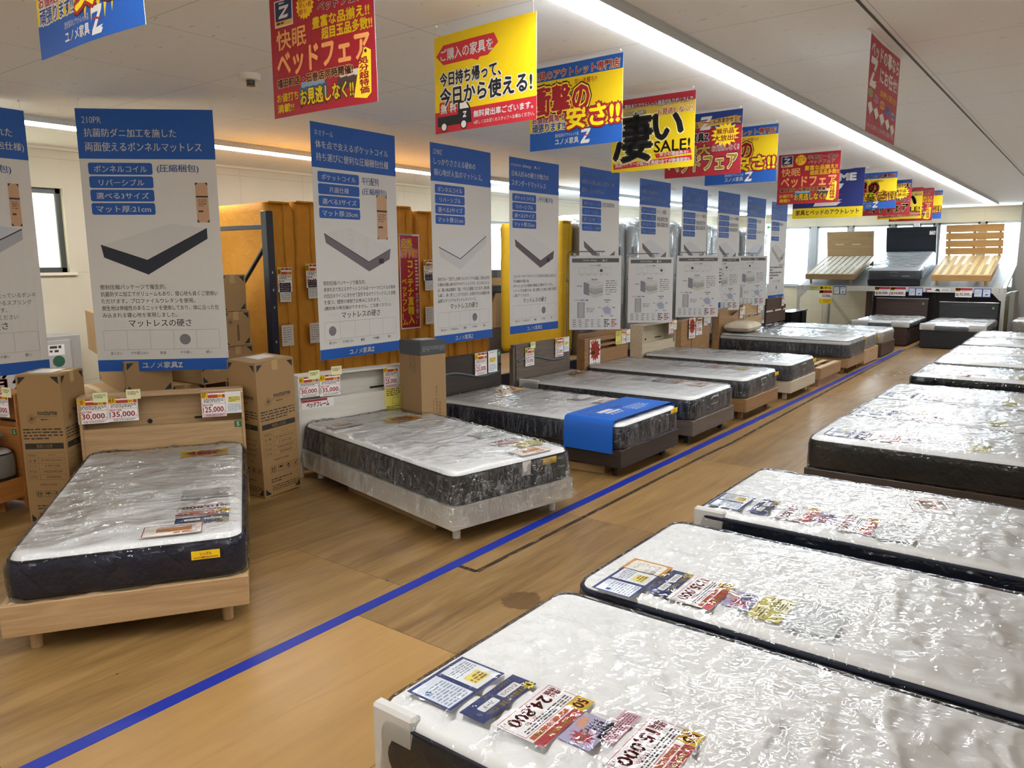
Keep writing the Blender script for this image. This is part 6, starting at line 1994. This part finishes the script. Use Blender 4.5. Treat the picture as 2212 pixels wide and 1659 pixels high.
# the foot faces -Y: frame local +x = world -Y tilted down the ramp
def ramp_rot():
    M = Matrix((Vector((0, -math.cos(TA), -math.sin(TA))), Vector((1, 0, 0)), Vector((0, -math.sin(TA), math.cos(TA))))).transposed()
    return M.to_euler()
RR = ramp_rot()
RR = (RR.x, RR.y, RR.z)
def rpos(x, d=.03, up=0.0):
    return (x, Y0 + d * math.cos(TA) - up * math.sin(TA), ZR + d * math.sin(TA) + up * math.cos(TA))
RG = 'tilted beds on the display ramp'
bed_frame('tilted bed frame with plain oak headboard and pale planks, left on the ramp', rpos(-4.84, .02, .012), 0, W=1.06, L=1.86, zb=.12, zt=.24, wd=('rampoak', '#ab9068', '#957a54'), head=head_panel(.83, .03, seamz=.52), tilt=RR, slatbed='long', slat='#cdc6b8', group=RG, inset=.08)
bed_frame('tilted dark navy bed frame with ribbed headboard, middle of the ramp', rpos(-3.52, .02, .005), 0, W=1.04, L=1.86, zb=.01, zt=.13, wd=('midnight', '#1b222c', '#141921'), head=head_panel(.90, .05, lines=5), tilt=RR, leg='none', group=RG)
mattress('grey mattress in clear plastic tilted on the dark navy ramp bed', rpos(-3.52, .03, .137), 0, L=1.72, W=1.03, T=.225, side='#5b5e66', seed=51, st=.025, tilt=RR, group=None, wrap_amp=1.4, handle=True, topmat=quilt('greytop', '#e2e2e4'))
bed_frame('tilted honey wood bed frame with open plank headboard, right on the ramp', rpos(-2.26, .02, .012), 0, W=1.08, L=1.86, zb=.11, zt=.235, wd=('honey', '#c3995f', '#a97f4a'), head=head_planks(.90, 4, .03, .022), tilt=RR, slatbed='ladder', group=RG, inset=.08)
a = Art(.13, .17, '#d8d2d4', thick=.001); a.frame(0, 0, .13, .17, .008, '#a05560'); a.L(2).dashes(.03, .05, .1, .1, 3, '#6a5a60', .5, 1); a.rect(.085, .12, .11, .14, '#2b2b2d')
q = Matrix.Rotation(0, 3, 'X'); hp = rpos(-3.08, 1.86 - .16, .90 - .17 + .01)
flat_card('price_card', 'white price card on the ribbed navy headboard of the middle ramp bed', 'price card', a, (hp[0], hp[1] + .04, hp[2]), (-TA, 0, 0))
seal_a = Art(.16, .07, '#d8d9c4', thick=.0008); seal_a.frame(.003, .003, .157, .067, .004, '#3b4a5c'); seal_a.L(2).rect(.05, .025, .14, .045, '#7d97b0'); seal_a.rect(.015, .02, .04, .05, '#8a8f5a')
hp = rpos(-3.28, .018, .21); flat_card('maker_label', 'white framed label on the foot of the tilted grey mattress', 'label', seal_a, (hp[0], hp[1] - .003, hp[2]), (-TA, 0, 0))
# cards along the ramp beam
def beam_card(lb, x, z, a, cat='price card', nm='price_card'):
    flat_card(nm, lb, cat, a, (x, Y0 - .034, z - a.H), (0, 0, 0), 'cards along the front beam of the ramp')
def pricew(num, price, W=.3, H=.19):
    a = Art(W, H, '#ece8e6', thick=.0008); a.rect(0, 0, W, .05, '#a82632'); a.rect(0, .012, .09, .075, YEL)
    a.L(2).txt(num, .02, .022, .07, .065, '#b5651f', .02); a.txt('理由\n特価', .015, .105, .06, .165, '#b32833', .03); a.txt(price, .075, .1, .255, .165, '#c01f38', .02); a.txt('円', .265, .14, .285, .16, '#5a2a30', .02)
    a.dashes(.11, .06, .28, .085, 2, '#8a8688', .5, 2); return a
def dblw(W=.27, H=.18):
    a = Art(W, H, '#27408f', thick=.0008); a.rect(.012, .02, W * .46, H - .015, '#d9dcd9'); a.rect(W * .54, .02, W - .012, H - .015, '#d3d8de')
    a.L(2).dashes(.025, .04, W * .42, H - .04, 5, '#8d97a0', .5, 1); a.dashes(W * .6, .04, W * .9, .08, 2, '#8d97a0', .5, 2); a.poly([(W * .64, H * .7), (W * .8, H * .6), (W * .86, H * .68), (W * .72, H * .8)], '#3c4450'); return a
ye = Art(.19, .11, '#c9c77e', thick=.0008); ye.L(2).dashes(.02, .02, .17, .09, 3, '#6a6a3a', .4, 1)
beam_card('olive yellow note at the left end of the white ramp beam', -5.16, 1.035, ye, 'card', 'notice_card')
t = Art(.27, .4, '#ece8e6', thick=.0008); t.rect(0, 0, .27, .09, '#e8cf1c'); t.L(2).txt('凄いセール', .02, .015, .25, .075, INK, .04); t.L(1).rect(0, .1, .27, .16, '#a82632'); t.rect(0, .11, .08, .17, YEL)
t.L(2).txt('32', .015, .12, .065, .16, '#b5651f', .02); t.txt('33,000', .06, .2, .235, .26, '#c01f38', .02); t.txt('円', .24, .235, .26, .26, '#5a2a30'); t.L(1).rect(0, .29, .27, .4, '#e8cf1c'); t.L(2).dashes(.09, .31, .25, .37, 2, '#c9762a', .5, 3)
beam_card('tall yellow topped sale card reading 33,000 on the white ramp beam', -4.90, 1.035, t)
beam_card('left blue framed info sheet on the white ramp beam', -4.60, 1.03, dblw(), 'card', 'info_sheet')
beam_card('red headed price card reading 30,000 on the white ramp beam', -3.72, 1.03, pricew('60', '30,000'))
beam_card('red headed price card reading 34,800 on the white ramp beam', -3.41, 1.03, pricew('66', '34,800'))
beam_card('middle blue framed info sheet on the white ramp beam', -3.07, 1.025, dblw(), 'card', 'info_sheet')
w_ = Art(.5, .1, '#d8d6d2', thick=.0008); w_.frame(0, 0, .5, .1, .003, '#55585a'); w_.L(2).rect(.02, .02, .14, .05, '#a83a44'); w_.poly([(.2, .07), (.23, .025), (.28, .03), (.3, .08)], '#33363a'); w_.dashes(.33, .025, .47, .08, 4, '#7a7876', .5, 3); w_.rect(.02, .065, .06, .09, '#3c7a6a')
beam_card('long pale notice strip with dark picture on the white ramp beam', -2.66, 1.03, w_, 'card', 'notice_card')
beam_card('red headed price card reading 35,000 on the white ramp beam', -2.18, 1.03, pricew('60', '35,000'))
beam_card('right blue framed info sheet on the white ramp beam', -1.85, 1.025, dblw(.3, .18), 'card', 'info_sheet')

# beds in front of and below the ramp
RB = (-PI / 2)
bb = (-3.26, 15.93, RB)
bed_frame('rosewood storage bed with drawers in front of the white ramp, left of the black bed', (-3.26, 15.93, 0), RB, W=.98, L=2.1, zb=.03, zt=.34, wd=ROS, leg='none', head=head_panel(.80, .05, rail='#1f1513', cap='#b0adb0'), group='storage beds before the ramp', drawers=2)
mattress('foam cornered mattress in plastic on the rosewood storage bed', (-3.26, 15.95, .342), RB, L=1.95, W=.99, T=.115, side='#6f747a', seed=61, st=.03, group=None, wrap_amp=1.8, guards=[(-.09, .012, (-.51, -.2)), (-.09, .012, (.2, .51))])
bed_frame('black storage bed with metal capped headboard before the white ramp at right', (-2.03, 15.87, 0), RB, W=1.02, L=2.1, zb=.02, zt=.32, wd=NEO, leg='none', head=head_panel(.75, .05, rail='#2a2c30', cap='#c3c6ca'), group='storage beds before the ramp')
mattress('foam cornered mattress in plastic on the black storage bed', (-2.03, 15.89, .322), RB, L=1.95, W=1.03, T=.125, side='#6f747a', seed=66, st=.03, group=None, wrap_amp=1.8, guards=[(-.09, .012, (-.53, -.28)), (-.09, .012, (.26, .53))])
DP = wood('darkdoor', '#221a18', '#191312', 2, .4)
for i in range(4):
    tag(part('dark_door_panel', MB().box(-4.0 + .62 * i, -3.385 + .62 * i, 18.75, 18.79, 0, .97, .004).box(-3.98 + .62 * i, -3.41 + .62 * i, 18.746, 18.75, .62, .63, .001), DP), ('leftmost', 'second', 'third', 'rightmost')[i] + ' dark wood door panel standing under the white ramp', 'panel', 'dark door panels under the ramp')
tag(part('brown_side_panel', MB().box(-4.14, -4.01, 18.72, 18.8, 0, .96, .004).box(-4.12, -4.03, 18.716, 18.72, .7, .72, .001), wood('sidep', '#5d4a3d', '#4a3a30', 2)), 'narrow brown side panel standing left of the dark door panels', 'panel')
tag(part('steel_pipe', MB().cyl((-4.98, 18.9, 0), (-4.98, 18.9, .97), .03), paint('#9fa5a8', .3, .8)), 'thin steel pipe standing under the left half of the ramp', 'pipe')
tag(part('grey_board', MB().box(-1.30, -1.22, 17.3, 18.1, 0, 1.0, .004).box(-1.34, -1.18, 17.4, 17.44, 0, .02, .002), paint('#77726c', .5)), 'grey board standing upright between the ramp post and the pillar', 'board')
tag(part('brace_cable', MB().tube([(-7.3, 20.38, 2.5), (-6.7, 20.33, 1.75), (-5.98, 20.38, .94)], .006), paint('#3d5a50')), 'thin green brace cable crossing the back window at left', 'cable')

# a scrap of white pole behind the brown headboard
root = thing('white_pole', 'slim white pole standing between the brown and scooped oak headboards', 'pole', (-4.86, 11.43, 0))
part('pole_shaft', MB().cyl((0, 0, 0.03), (0, 0, 1.0), .016), paint('#c3c5c4', .3, .3), root)
part('pole_foot', MB().cyl((0, 0, 0), (0, 0, .03), .06, .05, 20), paint('#d3d3d0', .4), root)

bpy.data.objects.remove(_to)
